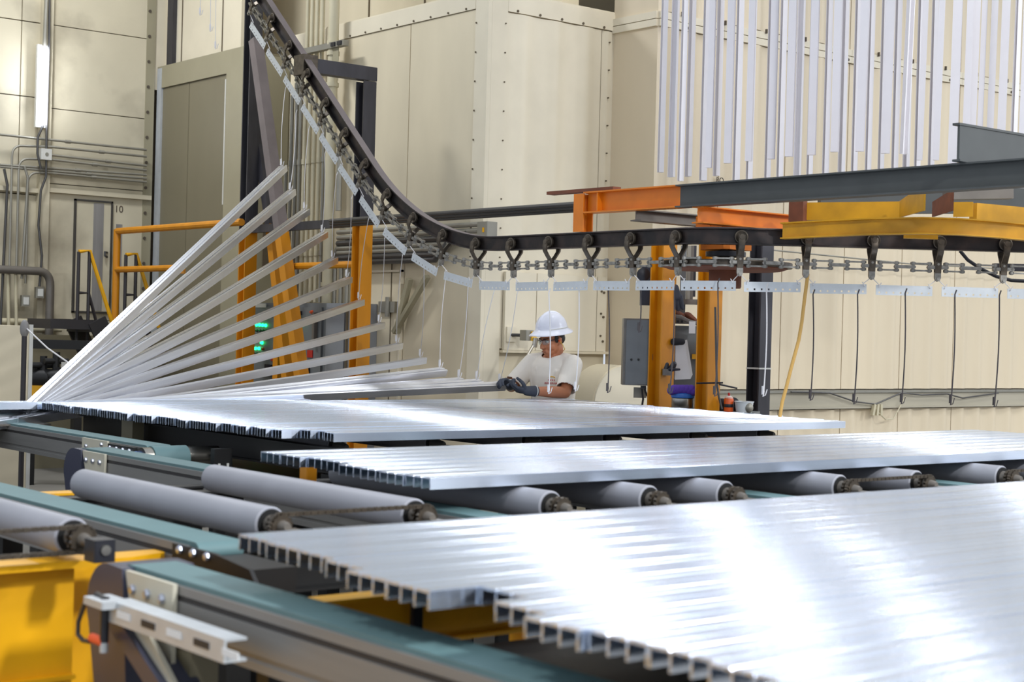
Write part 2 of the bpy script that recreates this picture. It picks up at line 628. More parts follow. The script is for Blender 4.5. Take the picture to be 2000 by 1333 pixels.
# ---- upper walls behind the enclosures
wu = struct('wall_upper', MB().box((9.3, 10.9, 4.3), (9.5, 17, 9)), 'cream')
wu2 = struct('wall_rear', MB().box((9.3, 11.9, 4.3), (18, 12.1, 9)), 'cream')
wr2 = struct('wall_recess', MB().box((8.45, 15.2, 4.57), (8.60, YL, 9)), 'cream_trim')
a = on_x(333, 50, 8.44)
b = on_x(344, 50, 8.44)
part('post_strip', MB().box((8.40, b.y, 4.57), (8.449, a.y, 9)), 'dark_post', wr2, 0)
for yy in (15.6, 16.55):
    part('seam', MB().box((8.44, yy, 4.57), (8.449, yy + .01, 9)), 'joint', wr2, 0)
for yy in (12.0, 13.0, 14.0):
    part('seam', MB().box((9.285, yy, 4.3), (9.3, yy + .012, 9)), 'joint', wu, 0)

# ---- right wall, corrugated sheets
wr = struct('wall_right', MB().box((X0 + .05, YW + .05, 0), (19, YW + .15, 9)), 'joint')
xe = [X0, 10.55, on_y(1524, 640, YW).x, on_y(1645, 640, YW).x, on_y(1758, 640, YW).x, on_y(1862, 640, YW).x, 15.6, 17.2, 19]
for i in range(len(xe) - 1):
    a, b = xe[i] + .006, xe[i + 1] - .006
    nw = max(2, round((b - a) / 0.27))
    part('wall_sheet', corr('x', YW, a, b, 1.14, 4.33, -1, nw), 'cream_warm', wr, 30)
    part('wall_sheet', corr('x', YW, a, b, 4.47, 9, -1, nw), 'cream_warm', wr, 30)
    part('wall_sheet', corr('x', YW, a, b, 0, .94, -1, nw), 'cream_warm', wr, 30)
    part('splice_strip', MB().box((a - .004, YW - .03, 4.335), (b + .004, YW, 4.395)), 'cream_trim', wr, 0)
    part('splice_strip', MB().box((a - .004, YW - .03, 4.402), (b + .004, YW, 4.465)), 'cream_trim', wr, 0)
part('wall_sheet', MB().box((X0, YW, 0), (X0 + .04, YB, 9)), 'cream_warm', wr, 0)
part('splice_strip', MB().box((X0 - .025, YW, 4.335), (X0, YB, 4.395)), 'cream_trim', wr, 0)
part('splice_strip', MB().box((X0 - .025, YW, 4.402), (X0, YB, 4.465)), 'cream_trim', wr, 0)
cl = MB()
for k in range(16):
    x = X0 + .25 + k * .55
    cl.box((x, YW - .05, 4.45), (x + .014, YW - .03, 4.49))
    cl.cyl((x + .1, YW - .04, 4.36), (x + .1, YW - .028, 4.36), .014, 6)
for k in range(12):
    z = 1.6 + k * .26
    cl.cyl((X0 + .12, YW - .02, z), (X0 + .12, YW, z), .011, 6)
    cl.cyl((X0 + .42, YW - .02, z), (X0 + .42, YW, z), .011, 6)
part('fastener', cl, 'ink', wr, kind='stuff')
text_part('wall_mark', 'RO', 0.07, on_y(1406, 357, YW - .03), (R(90), 0, 0), 'ink', wr)
tr = tag(part('trim_1', MB().box((10.3, YW - .05, .955), (19, YW - .005, 1.125)), 'tray', None, 0), kind='structure')
part('lip', MB().box((10.3, YW - .075, 1.105), (19, YW - .005, 1.13)), 'conduit', tr, 0)
part('lip', MB().box((10.3, YW - .075, .95), (19, YW - .005, .968)), 'tray', tr, 0)

# ================================================================== OVEN ENCLOSURE (big cream box)
ov = thing('drying_oven', 'big cream sheet metal enclosure filling the middle behind the worker', 'enclosure', (XB, YB, 0))
part('body', MB().box((XB + .03, YB + .03, 0), (X0 - .0, 13.9, 4.5)), 'cream', ov, 0)
ye = [YB + .17, on_x(803, 45, XB).y, on_x(657, 79, XB).y, 13.9]
for a, b in zip(ye, ye[1:]):
    part('panel', MB().box((XB, a + .006, 0), (XB + .03, b - .006, 4.37)), 'cream', ov, 0)
part('fascia', MB().box((XB - .012, YB + .17, 4.375), (XB + .03, 13.9, 4.52)), 'cream_trim', ov, 0)
part('corner_trim', MB().box((XB - .012, YB - .012, 0), (XB + .03, YB + .165, 4.52)), 'cream_trim', ov, 0)
xr = on_y(992, 21, YB).x
part('corner_trim', MB().box((XB + .031, YB - .012, 0), (xr - .006, YB + .03, 4.52)), 'cream_trim', ov, 0)
xm = on_y(1172, 200, YB).x
part('panel', corr('x', YB, xr, xm - .004, 1.47, 4.35, -1, 3, .020), 'cream_trim', ov, 30)
part('panel', corr('x', YB, xm + .004, X0, 1.47, 4.35, -1, 1, .005), 'cream_trim', ov, 30)
part('fascia', MB().box((xr - .004, YB - .012, 4.36), (X0, YB + .03, 4.51)), 'cream_trim', ov, 0)
part('recess_panel', MB().box((xr, YB + .025, 0), (X0, YB + .03, 1.46)), 'cream', ov, 0)
part('roof_edge', MB().box((XB - .005, YB - .005, 4.5), (X0, 13.9, 4.53)), 'cream_trim', ov, 0)
x1, x2 = on_y(1040, 640, YB).x, on_y(1158, 640, YB).x
for a, b in ((xr + .02, x1 - .004), (x1 + .004, x2 - .004), (x2 + .004, X0 - .04)):
    part('cover_plate', MB().box((a, YB - .045, 1.46), (b, YB - .013, 2.13)), 'cream_trim', ov, 0)
part('ledge', MB().box((xr, YB - .055, 1.435), (X0, YB, 1.458)), 'cream', ov, 0)
rv = MB()
for k in range(9):
    z = 2.25 + k * .25
    rv.cyl((XB - .02, YB + .15, z), (XB - .01, YB + .15, z), .008, 6)
    rv.cyl((xr - .03, YB - .02, z), (xr - .03, YB - .01, z), .007, 6)
    rv.cyl((X0 - .06, YB - .02, z), (X0 - .06, YB, z), .007, 6)
for k in range(11):
    y = YB + .3 + k * .26
    rv.cyl((XB - .02, y, 4.39), (XB - .01, y, 4.39), .010, 6)
for k in range(5):
    x = xr + .1 + k * .25
    rv.cyl((x, YB - .02, 4.375), (x, YB - .01, 4.375), .012, 6)
for k in range(3):
    rv.cyl((x2 + .05, YB - .055, 1.6 + k * .2), (x2 + .05, YB - .04, 1.6 + k * .2), .010, 6)
    rv.cyl((X0 - .08, YB - .055, 1.55 + k * .22), (X0 - .08, YB - .04, 1.55 + k * .22), .012, 6)
part('rivet', rv, 'joint', ov, kind='stuff')
# access door on the left face
da, db = on_x(716, 640, XB), on_x(782, 640, XB)
od = part('access_door', MB().box((XB - .02, db.y, .4), (XB, da.y, 2.12)), 'cream', ov, 0)
dv = on_x(766, 640, XB).y
part('door_seam', MB().box((XB - .024, dv - .006, .4), (XB - .018, dv + .006, 2.3)), 'joint', od, 0)
lz = on_x(750, 600, XB).z
hg = MB().box((XB - .05, dv - .10, lz - .05), (XB - .02, dv + .16, lz + .05))
hg.cyl((XB - .06, dv, lz - .09), (XB - .06, dv, lz + .09), .022, 10)
part('latch', hg, 'conduit', od)
fm = MB()
for y in (db.y - .03, da.y + .01):
    fm.box((XB - .03, y, .4), (XB, y + .02, 2.16))
fm.box((XB - .03, db.y - .03, 2.13), (XB, da.y + .03, 2.15))
part('door_frame', fm, 'cream_trim', od, 0)

# limit switch on the oven face
p = on_y(1012, 655, YB - .05)
ls = thing('limit_switch', 'small grey limit switch with yellow face and lever on the cream wall', 'switch', p)
part('mount_plate', MB().box((p.x - .13, YB - .06, p.z - .06), (p.x - .03, YB - .046, p.z + .07)), 'cream_trim', ls, 0)
part('stem', MB().cyl((p.x - .08, YB - .05, p.z), (p.x - .02, YB - .16, p.z), .014, 8), 'conduit_dark', ls)
part('switch_body', MB().cbox((p.x - .05, YB - .22, p.z - .045), (p.x + .035, YB - .13, p.z + .045)), 'conduit', ls)
part('face_plate', MB().box((p.x + .0, YB - .235, p.z - .045), (p.x + .055, YB - .22, p.z + .035)), 'print_yellow', ls, 0)
q = on_y(1003, 742, YB - .2)
lv = MB().cyl((p.x + .03, YB - .25, p.z - .05), q, .013, 8)
lv.cyl((p.x + .03, YB - .25, p.z - .02), (p.x + .02, YB - .25, p.z - .10), .022, 8)
part('lever', lv, 'steel', ls)

# blower housing with the round top
bc = on_y(1192, 790, 10.2)
bh = thing('blower_housing', 'round topped beige sheet metal housing behind the worker', 'duct', (bc.x, 10.2, 0))
for nm, y0, y1, rr in (('shell', 10.05, 10.35, .345), ('front_plate', 10.03, 10.05, .335)):
    pr = [(-rr, -bc.z + .02)] + [(rr * math.cos(R(180 - k * 7.5)), rr * math.sin(R(180 - k * 7.5))) for k in range(25)] + [(rr, -bc.z + .02)]
    part(nm, MB().prism(pr, (bc.x, y0, bc.z), (bc.x, y1, bc.z), Vector((1, 0, 0)), Z), 'cream' if nm == 'shell' else 'cream_trim', bh)

# ================================================================== OLIVE ENCLOSURE AT LEFT
XO = 8.35
oe = thing('olive_enclosure', 'tall olive grey sheet metal cabinet beside the weathered wall', 'enclosure', (XO, 15.0, 0))
part('body', MB().box((XO + .02, 14.95, 0), (9.28, YL - .03, 4.53)), 'olive', oe, 0)
yp = [on_x(440, 300, XO).y, on_x(366, 300, XO).y, on_x(302, 300, XO).y]
part('panel', MB().box((XO + .005, yp[0], 0), (XO + .02, yp[1] - .006, 4.30)), 'olive', oe, 0)
part('panel', MB().box((XO + .005, yp[1] + .006, 0), (XO + .02, YL - .13, 4.30)), 'olive', oe, 0)
part('top_trim', MB().box((XO - .015, 14.93, 4.31), (XO + .02, YL - .02, 4.56)), 'olive_trim', oe, 0)
part('post_trim', MB().box((XO - .015, 14.93, 0), (XO + .02, yp[0] - .006, 4.31)), 'olive_trim', oe, 0)
part('edge_strip', MB().box((XO - .02, YL - .13, 0), (XO + .02, YL - .025, 4.54)), 'galv', oe, 0)
part('door_gap', MB().box((XO - .02, yp[0] - .01, 2.9), (XO - .015, yp[0] + .01, 4.25)), 'conduit_white', oe, 0)
part('side_panel', MB().box((XO + .02, 14.925, 0), (8.9, 14.95, 4.5)), 'olive_trim', oe, 0)
part('side_slot', MB().box((8.62, 14.915, 2.2), (8.72, 14.925, 3.7)), 'joint', oe, 0)

# low cream cabinet at the far left edge
lc = thing('low_cabinet', 'plain cream cabinet side at the left edge behind the bars', 'cabinet', on_d(20, 760, 13))
lc.location.z = 0
a, b = on_d(-60, 660, 13.0), on_d(57, 655, 13.0)
cx = MB().box((a.x - .3, b.y, 0), (b.x, b.y + .5, 1.56))
part('side', cx, 'cream', lc, 0)
part('edge_trim', MB().box((b.x - .001, b.y - .01, 0), (b.x + .03, b.y + .05, 1.57)), 'conduit_white', lc, 0)

# fluorescent tube on the pilaster
t0, t1 = on_y(87, 92, YL - .2), on_y(83, 243, YL - .2)
fl = thing('tube_light', 'lit vertical fluorescent tube on the weathered wall', 'lamp', (t0.x, YL - .15, t1.z))
part('tube', MB().cyl((t0.x, YL - .2, t1.z), (t0.x, YL - .2, t0.z), .035, 16), 'tube', fl)
part('backplate', MB().box((t0.x - .06, YL - .16, t1.z - .03), (t0.x + .06, YL - .11, t0.z + .03)), 'conduit_white', fl, 0)
lamp('tube_glow', (t0.x, YL - .26, (t0.z + t1.z) / 2),   .06, .85, 4, (0.85, 0.9, 1), (t0.x, 10, (t0.z + t1.z) / 2)).rotation_euler = (R(90), 0, 0)

# ================================================================== CONDUITS ON THE WEATHERED WALL
YC = YL - .13


def wpt(x, y, off=0):
    return on_y(x, y, YC - off)


def conduit(label, pts, r=.016, m='conduit', group='conduits on the weathered wall', clips=(), n=8):
    mb = MB().tube(pts, r, n)
    for c in clips:
        c = Vector(c)
        mb.cyl(c - Vector((.03, 0, 0)), c + Vector((.03, 0, 0)), r * 1.5, 8)
    return single('conduit', mb, m, label, 'pipe', group)


def arc2(p, q, corner, n=6):
    """rounded corner between p and q about the corner point"""
    p, q, c = Vector(p), Vector(q), Vector(corner)
    return [p * (1 - t) ** 2 + c * 2 * t * (1 - t) + q * t * t for t in (k / n for k in range(n + 1))]


hz = [((0, 263), (286, 293), 'topmost', None), ((100, 287), (286, 306), 'second', (68, 45)), ((100, 303), (286, 324), 'third', None),
      ((100, 312), (286, 333), 'fourth', (80, 70)), ((0, 322), (286, 342), 'fifth', None), ((0, 326), (286, 349), 'sixth', None),
      ((95, 338), (286, 356), 'lowest', (104, 97))]
nmz = ['topmost', 'second from top', 'third from top', 'middle', 'third from bottom', 'second from bottom', 'lowest']
for i, (p, q, nm, bend) in enumerate(hz):
    a, b = wpt(*p), wpt(*q)
    pts = [a, b]
    if i in (1, 3, 6):
        bx = (24, 37, 55)[(1, 3, 6).index(i)]
        c = wpt(bx, p[1] - (p[0] - bx) * .05)
        dn = c - Vector((0, 0, .12))
        e = wpt(bx - 4, 640)
        e.x, e.y = c.x, c.y
        e.z = (1.45, 1.42, 2.0)[(1, 3, 6).index(i)]
        aa = Vector((c.x + .12, c.y, c.z))
        pts = [e, dn] + arc2(dn, aa, c)[1:] + [a, b]
    mid = a.lerp(b, .45 + .07 * (i % 3))
    conduit(f'thin grey conduit crossing the weathered wall, {nmz[i]} of the horizontal run', pts, .014, 'conduit', None, [mid])
for i, (x, y0, y1, m) in enumerate(((8, 330, 640, 'conduit_dark'), (48, 325, 545, 'conduit'))):
    a = wpt(x, y0, .03)
    b = Vector((a.x, a.y, wpt(x - 6, y1).z))
    conduit(('dark' if i == 0 else 'pale') + ' vertical conduit at the left edge of the weathered wall', [a, a.lerp(b, .1) + Vector((.04, 0, 0)), b], .016, m, None)
a, b = wpt(92, 0, .05), wpt(86, 290, .05)
conduit('pale vertical conduit above the fluorescent tube', [Vector((b.x + .01, b.y, 6.5)), wpt(87, 92, .05)], .025, 'conduit', None)
conduit('thin dark vertical conduit right of the fluorescent tube', [Vector((wpt(96, 0, .05).x, YC, 6.5)), wpt(96, 90, .05), wpt(91, 250, .05), wpt(90, 345, .05), wpt(80, 372, .05), wpt(75, 440, .05), wpt(82, 500, .05), wpt(77, 560, .05)], .014, 'conduit_dark', None)
conduit('dark cable loop beside the white junction box', [wpt(84, 245, .07), wpt(74, 268, .07), wpt(73, 300, .07), wpt(80, 330, .07)], .014, 'conduit_dark', None)
a = wpt(88, 302, .05)
jb = thing('junction_box', 'small white junction box on the pilaster under the tube', 'box', a)
part('box', MB().cbox((a.x - .06, a.y - .05, a.z - .06), (a.x + .06, a.y + .03, a.z + .06)), 'conduit_white', jb)
part('knockout', MB().cyl((a.x, a.y - .055, a.z), (a.x, a.y - .05, a.z), .02, 10), 'conduit', jb)
for (x, y, lab) in ((48, 588, 'small grey switch box on the far left wall above the pipes'), (76, 572, 'pale socket box hanging on a cable beside the hatch')):
    a = wpt(x, y, .03)
    o = thing('switch_box', lab, 'box', a)
    part('box', MB().cbox((a.x - .045, a.y - .04, a.z - .06), (a.x + .045, a.y + .02, a.z + .06)), 'conduit', o)
    part('cover', MB().box((a.x - .03, a.y - .046, a.z - .04), (a.x + .03, a.y - .04, a.z + .04)), 'conduit_white', o, 0)
# big elbow pipe
a, b, c = wpt(0, 526, .1), wpt(75, 530, .1), wpt(98, 560, .1)
e = Vector((c.x, c.y, 1.3))
conduit('thick grey pipe with an elbow turning down the weathered wall', [Vector((a.x - 1.5, a.y, b.z)), b] + arc2(b, c, (c.x, c.y, b.z))[1:] + [e], .045, 'steel_plate', None, n=12)
pp = MB()
conduit('pale pipe along the base of the weathered wall', [(3, YC, wpt(20, 628).z), (7.2, YC, wpt(20, 628).z)], .035, 'conduit_cream', None, n=12)
conduit('lower pale pipe along the base of the weathered wall', [(3, YC, wpt(20, 642).z), (7.2, YC, wpt(20, 642).z)], .03, 'conduit_cream', None, n=12)
for k, px in enumerate((15, 30)):
    a = wpt(px, 530, .06)
    conduit(('left' if k == 0 else 'right') + ' pale drop pipe below the thick elbow pipe', [a, Vector((a.x + .03, a.y, 1.45))], .018, 'conduit_cream', None)

# dark post with glove-like wrap and line (far left)
a, b = on_d(48, 640, 12.2), on_d(46, 790, 12.2)
dp = thing('tie_post', 'thin dark post at far left with a white cord tied to it', 'post', (a.x, a.y, 0))
part('pole', MB().cyl((a.x, a.y, 0), (a.x, a.y, a.z), .02, 10), 'stair', dp)
part('wrap', MB().ell((a.x, a.y, a.z - .01), (.035, .035, .07)), 'worn', dp)

# dim machine under the stairs
a = on_d(105, 700, 15.5)
mc = thing('valve_manifold', 'dark machine valves in the shadow under the stairs', 'machine', (a.x, a.y, 0))
v1 = MB()
for k, (x, y) in enumerate(((70, 720), (85, 708), (110, 700), (115, 730))):
    p = on_d(x, y, 15.5)
    v1.cyl(p + Vector((0, 0, -.12)), p + Vector((0, 0, .06)), .035, 10)
    v1.cyl(p + Vector((-.12, 0, -.03)), p + Vector((.12, 0, -.03)), .03, 10)
part('valve', v1, 'blacksteel', mc)
a, b = on_d(60, 738, 15.5), on_d(140, 738, 15.5)
part('tank', MB().cyl((a.x, a.y, a.z), (b.x, b.y, a.z), .09, 14), 'blacksteel', mc)
a, b = on_d(60, 765, 15.5), on_d(150, 765, 15.5)
part('frame', MB().beam((a.x, a.y, a.z), (b.x, b.y, a.z), .1, .16), 'yellow', mc, 0)
p = on_d(130, 718, 15.3)
for q in (a, b):
    part('leg', MB().beam((q.x, q.y, 0), (q.x, q.y, a.z - .08), .08, .08), 'blacksteel', mc, 0)
p = on_d(130, 718, 15.3)
part('label_plate', MB().box((p.x - .05, p.y, p.z - .05), (p.x + .05, p.y + .01, p.z + .05)), 'conduit_white', mc, 0)
a, b = on_d(60, 672, 15.6), on_d(175, 672, 15.6)
single('cross_beam', MB().beam((a.x, a.y, a.z), (b.x + .3, b.y - .1, a.z), .08, .09), 'blacksteel', 'black beam crossing the dark opening beside the stairs', 'beam', sharp=0)
single('alcove_panel', MB().box((5.5, 16.55, 0), (8.3, 16.6, 1.45)), 'olive', 'dim olive panel closing the opening under the weathered wall', 'panel', sharp=0)

# ================================================================== STAIRS WITH YELLOW HANDRAILS
YS = 15.9
st = thing('access_stairs', 'black steel stairs with yellow handrails at the weathered wall', 'stairs', (on_y(190, 640, YS).x, YS, 0))
for (yy, pts) in ((15.95, ((154, 492), (175, 490), (222, 640), (250, 770))), (16.1, ((246, 498), (266, 496), (300, 605), (310, 640)))):
    P = [on_y(x, y, yy) for x, y in pts]
    part('handrail', MB().tube([P[0], P[1], P[2], P[3]], .022, 8), 'yellow', st)
    for k in (0, 1):
        bz = P[k].z - (.95 if k == 0 else 1.25)
        part('post', MB().cyl((P[k].x, yy, bz), (P[k].x, yy, P[k].z), .02, 8), 'stair', st)
    m0 = Vector((P[1].x, yy, P[1].z - .45))
    part('mid_rail', MB().tube([Vector((P[0].x, yy, m0.z)), m0, m0 + (P[3] - P[1]) * .85], .018, 8), 'stair', st)
s0, s1 = on_y(165, 625, YS), on_y(270, 860, YS)
for yy in (15.6, 16.2):
    part('stringer', MB().beam((s0.x, yy, s0.z), (s1.x, yy, s1.z), .03, .2), 'stair', st, 0)
for k in range(5):
    t = .1 + k * .2
    p = s0.lerp(s1, t)
    part('tread', MB().box((p.x - .13, 15.6, p.z), (p.x + .13, 16.2, p.z + .03)), 'stair', st, 0)
    part('nosing', MB().box((p.x + .09, 15.58, p.z + .03), (p.x + .14, 16.2, p.z + .045)), 'yellow', st, 0)
part('landing', MB().box((s0.x - .5, 15.6, s0.z - .1), (s0.x + .05, 16.2, s0.z)), 'stair', st, 0)

# ================================================================== STEEL POSTS, BRACES, RAILS
XP = 7.75
a1, a2 = on_x(480, 640, XP), on_x(703, 640, XP)
yA, yB = a1.y, a2.y
zs = on_x(483, 452, XP).z


def hpost(name, label, x, y, top, split, wd, low='amber', hi='dark_post'):
    t = thing(name, label, 'post', (x, y, 0))
    part('painted_shaft', MB().ibeam((x, y, 0), (x, y, split), wd, wd, .014, (0, 1, 0)), low, t, 0)
    if top > split:
        part('bare_shaft', MB().ibeam((x, y, split), (x, y, top), wd, wd, .014, (0, 1, 0)), hi, t, 0)
    part('base_plate', MB().box((x - wd * .8, y - wd * .8, 0), (x + wd * .8, y + wd * .8, .02)), low, t, 0)
    return t


hpost('steel_post', 'tall dark post with amber lower half behind the top lifted bars', XP, yA, 6.5, zs, .13)
zt2 = on_x(715, 165, XP).z
pb = hpost('steel_post', 'dark post with amber lower half holding the sloping rail', XP, yB, zt2 + .02, on_x(705, 435, XP).z, .13)
zb = on_x(715, 145, XP).z
part('arm', MB().beam((7.14, yB, zb), (XP + .08, yB, zb), .10, .12), 'dark_post', pb, 0)
part('arm_end', MB().box((7.06, yB - .08, zb - .09), (7.2, yB + .08, zb + .08)), 'trolley', pb, 0)
p0, p1 = on_x(499, 78, XP - .1), on_x(550, 455, XP - .1)
p2 = on_x(598, 800, XP - .1)
br = thing('brace', 'long diagonal brace, dark above and amber below, beside the tall dark post', 'brace', (XP, p2.y, 0))
part('bare_leg', MB().beam((XP - .1, p0.y, p0.z), (XP - .1, p1.y, p1.z), .10, .10, (1, 0, 0)), 'railtop', br, 0)
part('painted_leg', MB().beam((XP - .1, p1.y, p1.z), (XP - .1, p2.y, p2.z), .10, .10, (1, 0, 0)), 'amber', br, 0)
q0, q1 = on_x(530, 440, XP + .1), on_x(568, 790, XP + .1)
q00 = on_x(487, 130, XP + .1)
b2 = thing('brace', 'second diagonal brace standing just behind the long one', 'brace', (XP + .1, q1.y, 0))
part('bare_leg', MB().beam(q00, q0, .09, .09, (1, 0, 0)), 'dark_post', b2, 0)
part('painted_leg', MB().beam(q0, q1, .09, .09, (1, 0, 0)), 'amber', b2, 0)
q0, q1 = on_x(547, 640, XP + .15), on_x(545, 780, XP + .15)
single('stub_post', MB().beam((q0.x, q0.y, 0), (q0.x, q0.y, q0.z + .1), .09, .09, (1, 0, 0)), 'amber', 'short amber post under the diagonal braces by the lamp cabinet', 'post', sharp=0)
za = on_x(600, 441, XP).z
single('cross_beam', MB().beam((XP, yA, za), (XP, yB, za), .06, .075), 'dark_post', 'dark horizontal beam joining the two dark and amber posts', 'beam', sharp=0)
zg = on_x(620, 519, XP).z
g1 = on_x(558, 519, XP)
single('guard_rail', MB().tube([(XP, g1.y, zg), (XP, yB + .05, zg)], .032, 10), 'amber', 'short amber pipe rail between brace and post', 'rail')
XG = 7.6
gr = thing('guard_rail', 'amber pipe guard rail with corner post beside the olive cabinet', 'rail', (XG, on_x(230, 640, XG).y, 0))
g0, g1 = on_x(229, 452, XG), on_x(472, 437, XG)
part('top_rail', MB().tube([(XG, g0.y, g0.z), (XG, g1.y, g0.z)], .036, 10), 'amber', gr)
part('corner_post', MB().cyl((XG, g0.y, 0), (XG, g0.y, g0.z + .02), .04, 12), 'amber', gr)
gm, gn = on_x(235, 527, XG), on_x(355, 528, XG)
part('mid_rail', MB().tube([(XG, g0.y, gm.z), (XG, gn.y, gm.z)], .034, 10), 'amber', gr)
part('end_cap', MB().cyl((XG, gn.y, gm.z - .06), (XG, gn.y, gm.z + .06), .04, 10), 'amber', gr)
gx = on_x(556, 438, XP + .05)
single('rail_stub', MB().cyl((gx.x, gx.y, gx.z - .45), (gx.x, gx.y, gx.z + .05), .035, 10), 'amber', 'short amber upright pipe beside the brace top', 'rail')

# ================================================================== CONTROL CABINETS
XK = 8.0
k0, k1, k2 = on_x(488, 640, XK), on_x(641, 640, XK), on_x(687, 640, XK)
zk = on_x(560, 592, XK).z
cb = thing('control_cabinet', 'dark grey control cabinet with rows of lit green lamps', 'cabinet', (XK, k1.y, 0))
part('shell', MB().cbox((XK, k1.y + .01, .1), (8.28, k0.y + .15, zk)), 'cab', cb, 0)
ymid = on_x(566, 640, XK).y
part('door', MB().box((XK - .02, k1.y + .09, .2), (XK, ymid - .01, zk - .04)), 'cab', cb, 0)
part('door', MB().box((XK - .02, ymid + .01, .2), (XK, k0.y + .13, zk - .04)), 'cab', cb, 0)


def dot(px, py, r, m, nm):
    p = on_x(px, py, XK - .02)
    return part(nm, MB().lathe([(r * 1.3, 0), (r * 1.3, .012), (r, .014), (r * .75, .026), (.002, .03)], p, (-1, 0, 0), 10), m, cb)


for px, py in ((496, 635), (502, 635), (508, 635), (514, 635.5), (520, 636), (577, 638), (583, 638), (513, 670), (500, 681), (507, 681), (581, 686)):
    dot(px, py, .013, 'green_led', 'lit_lamp')
for r_ in (646, 658, 691):
    for k in range(5):
        dot(497 + k * 6, r_ + k * .1, .011, 'dark_led', 'button')
for r_ in (650, 661):
    for k in range(2):
        dot(579 + k * 6, r_, .011, 'dark_led', 'button')
for px, py in ((515, 682), (588, 687), (585, 698), (590, 698)):
    dot(px, py, .012, 'amber_led', 'button')
dot(610, 610, .014, 'plug', 'alarm_lamp')
a, b = on_x(500, 597, XK - .021), on_x(520, 594, XK - .021)
part('name_plate', MB().box((XK - .028, b.y, a.z - .02), (XK - .02, a.y, a.z + .02)), 'conduit_white', cb, 0)
for (x0, x1, y0, y1, m) in ((601, 611, 684, 699, 'red'), (530, 539, 697, 706, 'red'), (585, 590, 608, 616, 'black'), (525, 537, 712, 735, 'black'), (595, 605, 718, 740, 'black')):
    a, b = on_x(x0, y0, XK - .021), on_x(x1, y1, XK - .021)
    part('warning_plate' if m == 'red' else 'switch_box', MB().box((XK - (.027 if m == 'red' else .07), b.y, b.z), (XK - .02, a.y, a.z)), m, cb, 0)
a = on_x(618, 640, XK - .02)
part('door_handle', MB().cbox((XK - .06, a.y - .02, a.z - .14), (XK - .02, a.y + .02, a.z + .14)), 'steel_plate', cb)
c2 = thing('side_cabinet', 'lighter grey cabinet joined to the right of the lamp cabinet', 'cabinet', (XK, k2.y, 0))
part('shell', MB().cbox((XK - .03, k2.y, .1), (8.28, k1.y - .005, zk)), 'cab_light', c2, 0)
part('door', MB().box((XK - .045, k2.y + .06, .2), (XK - .03, k1.y - .03, zk - .04)), 'cab_light', c2, 0)
part('edge', MB().box((XK - .05, k2.y + .01, .15), (XK - .03, k2.y + .03, zk - .02)), 'joint', c2, 0)

# vertical pipes on the oven face
XV = 8.2
vp = [(557, 400, 1.85, 3.2), (566, 400, 1.85, 3.9), (575, 400, 1.85, 4.1), (583, 400, 1.85, 4.1), (592, 400, 1.85, 9), (601, 400, 1.85, 9), (611, 400, 1.85, 9), (621, 400, 1.85, 9), (630, 400, 1.85, 3.95)]
nth = ['first', 'second', 'third', 'fourth', 'fifth', 'sixth', 'seventh', 'eighth', 'ninth']
for i, (x, y, z0, z1) in enumerate(vp):
    p = on_x(x, y, XV)
    mb = MB().tube([(XV, p.y, z0), (XV, p.y, z1)], .021, 10)
    for zc in (2.3, 3.2, 3.96):
        if zc < z1:
            mb.cyl((XV, p.y, zc), (XV, p.y, zc + .05), .028, 10)
    single('conduit', mb, 'conduit_cream' if z1 > 5 else 'conduit', f'{nth[i]} from left of the upright conduits on the oven side', 'pipe')
p = on_x(643, 400, XV - .03)
mb = MB().tube([(XV - .03, p.y, 1.0), (XV - .03, p.y, 9)], .05, 14)
for zc in (3.9, 4.2, 4.3, 2.0):
    mb.cyl((XV - .03, p.y, zc), (XV - .03, p.y, zc + .04), .062, 14)
single('drain_pipe', mb, 'conduit_cream', 'thick cream upright pipe right of the thin conduits', 'pipe')
p = on_x(662, 380, XV)
single('conduit', MB().tube([(XV, p.y, 2.72), (XV, p.y, 3.4)], .03, 10), 'conduit', 'short blue grey upright pipe above the dark cross beam', 'pipe')
a, b = on_x(600, 100, 8.22), on_x(690, 84, 8.22)
us = thing('strut_bracket', 'grey slotted strut bracket clamping the upright pipes', 'bracket', (8.22, (a.y + b.y) / 2, b.z))
part('channel', MB().box((8.11, b.y, b.z - .035), (8.17, a.y, b.z + .02)), 'conduit', us, 0)
part('slot', MB().box((8.10, b.y + .03, b.z - .025), (8.11, b.y + .10, b.z + .012)), 'black', us, 0)
part('slot', MB().box((8.10, b.y + .14, b.z - .025), (8.11, b.y + .21, b.z + .012)), 'black', us, 0)
part('gusset', MB().prism([(0, 0), (.16, 0), (0, -.32)], (8.135, b.y + .12, b.z - .03), (8.14, b.y + .12, b.z - .03), Vector((0, 1, 0)), Z), 'olive_trim', us, 0)

# horizontal pipe runs on the oven side
hy = [(452, 'conduit'), (463, 'conduit'), (474, 'conduit_dark'), (484, 'conduit'), (493, 'conduit'), (503, 'conduit_dark'), (512, 'conduit_dark')]
for i, (yy, m) in enumerate(hy):
    a, b = on_x(700, yy, XV), on_x((930, 932, 900, 880, 870, 860, 850)[i], yy, XV)
    z = a.z
    pts = [(XV, a.y + .35, z), (XV, b.y, z), (XV, b.y - .10, z + .02 * i)]
    single('conduit', MB().tube(pts, .022 if m == 'conduit' else .028, 10), m, f'horizontal conduit on the oven side behind the post, {nmz[i]} of seven', 'pipe')
for k in range(3):
    a = on_x(655 + k * 12, 500, XV + .02)
    b = Vector((XV + .02, a.y - .3, on_x(690, 470 + 8 * k, XV).z))
    m_ = Vector((XV + .02, a.y, b.z))
    single('conduit', MB().tube([(XV + .02, a.y, a.z - .5), a] + arc2(a, b, m_), .02, 8), 'conduit', f'bent conduit under the dark cross beam, {nth[k]} from left', 'pipe')
jp = on_x(944, 450, XV)
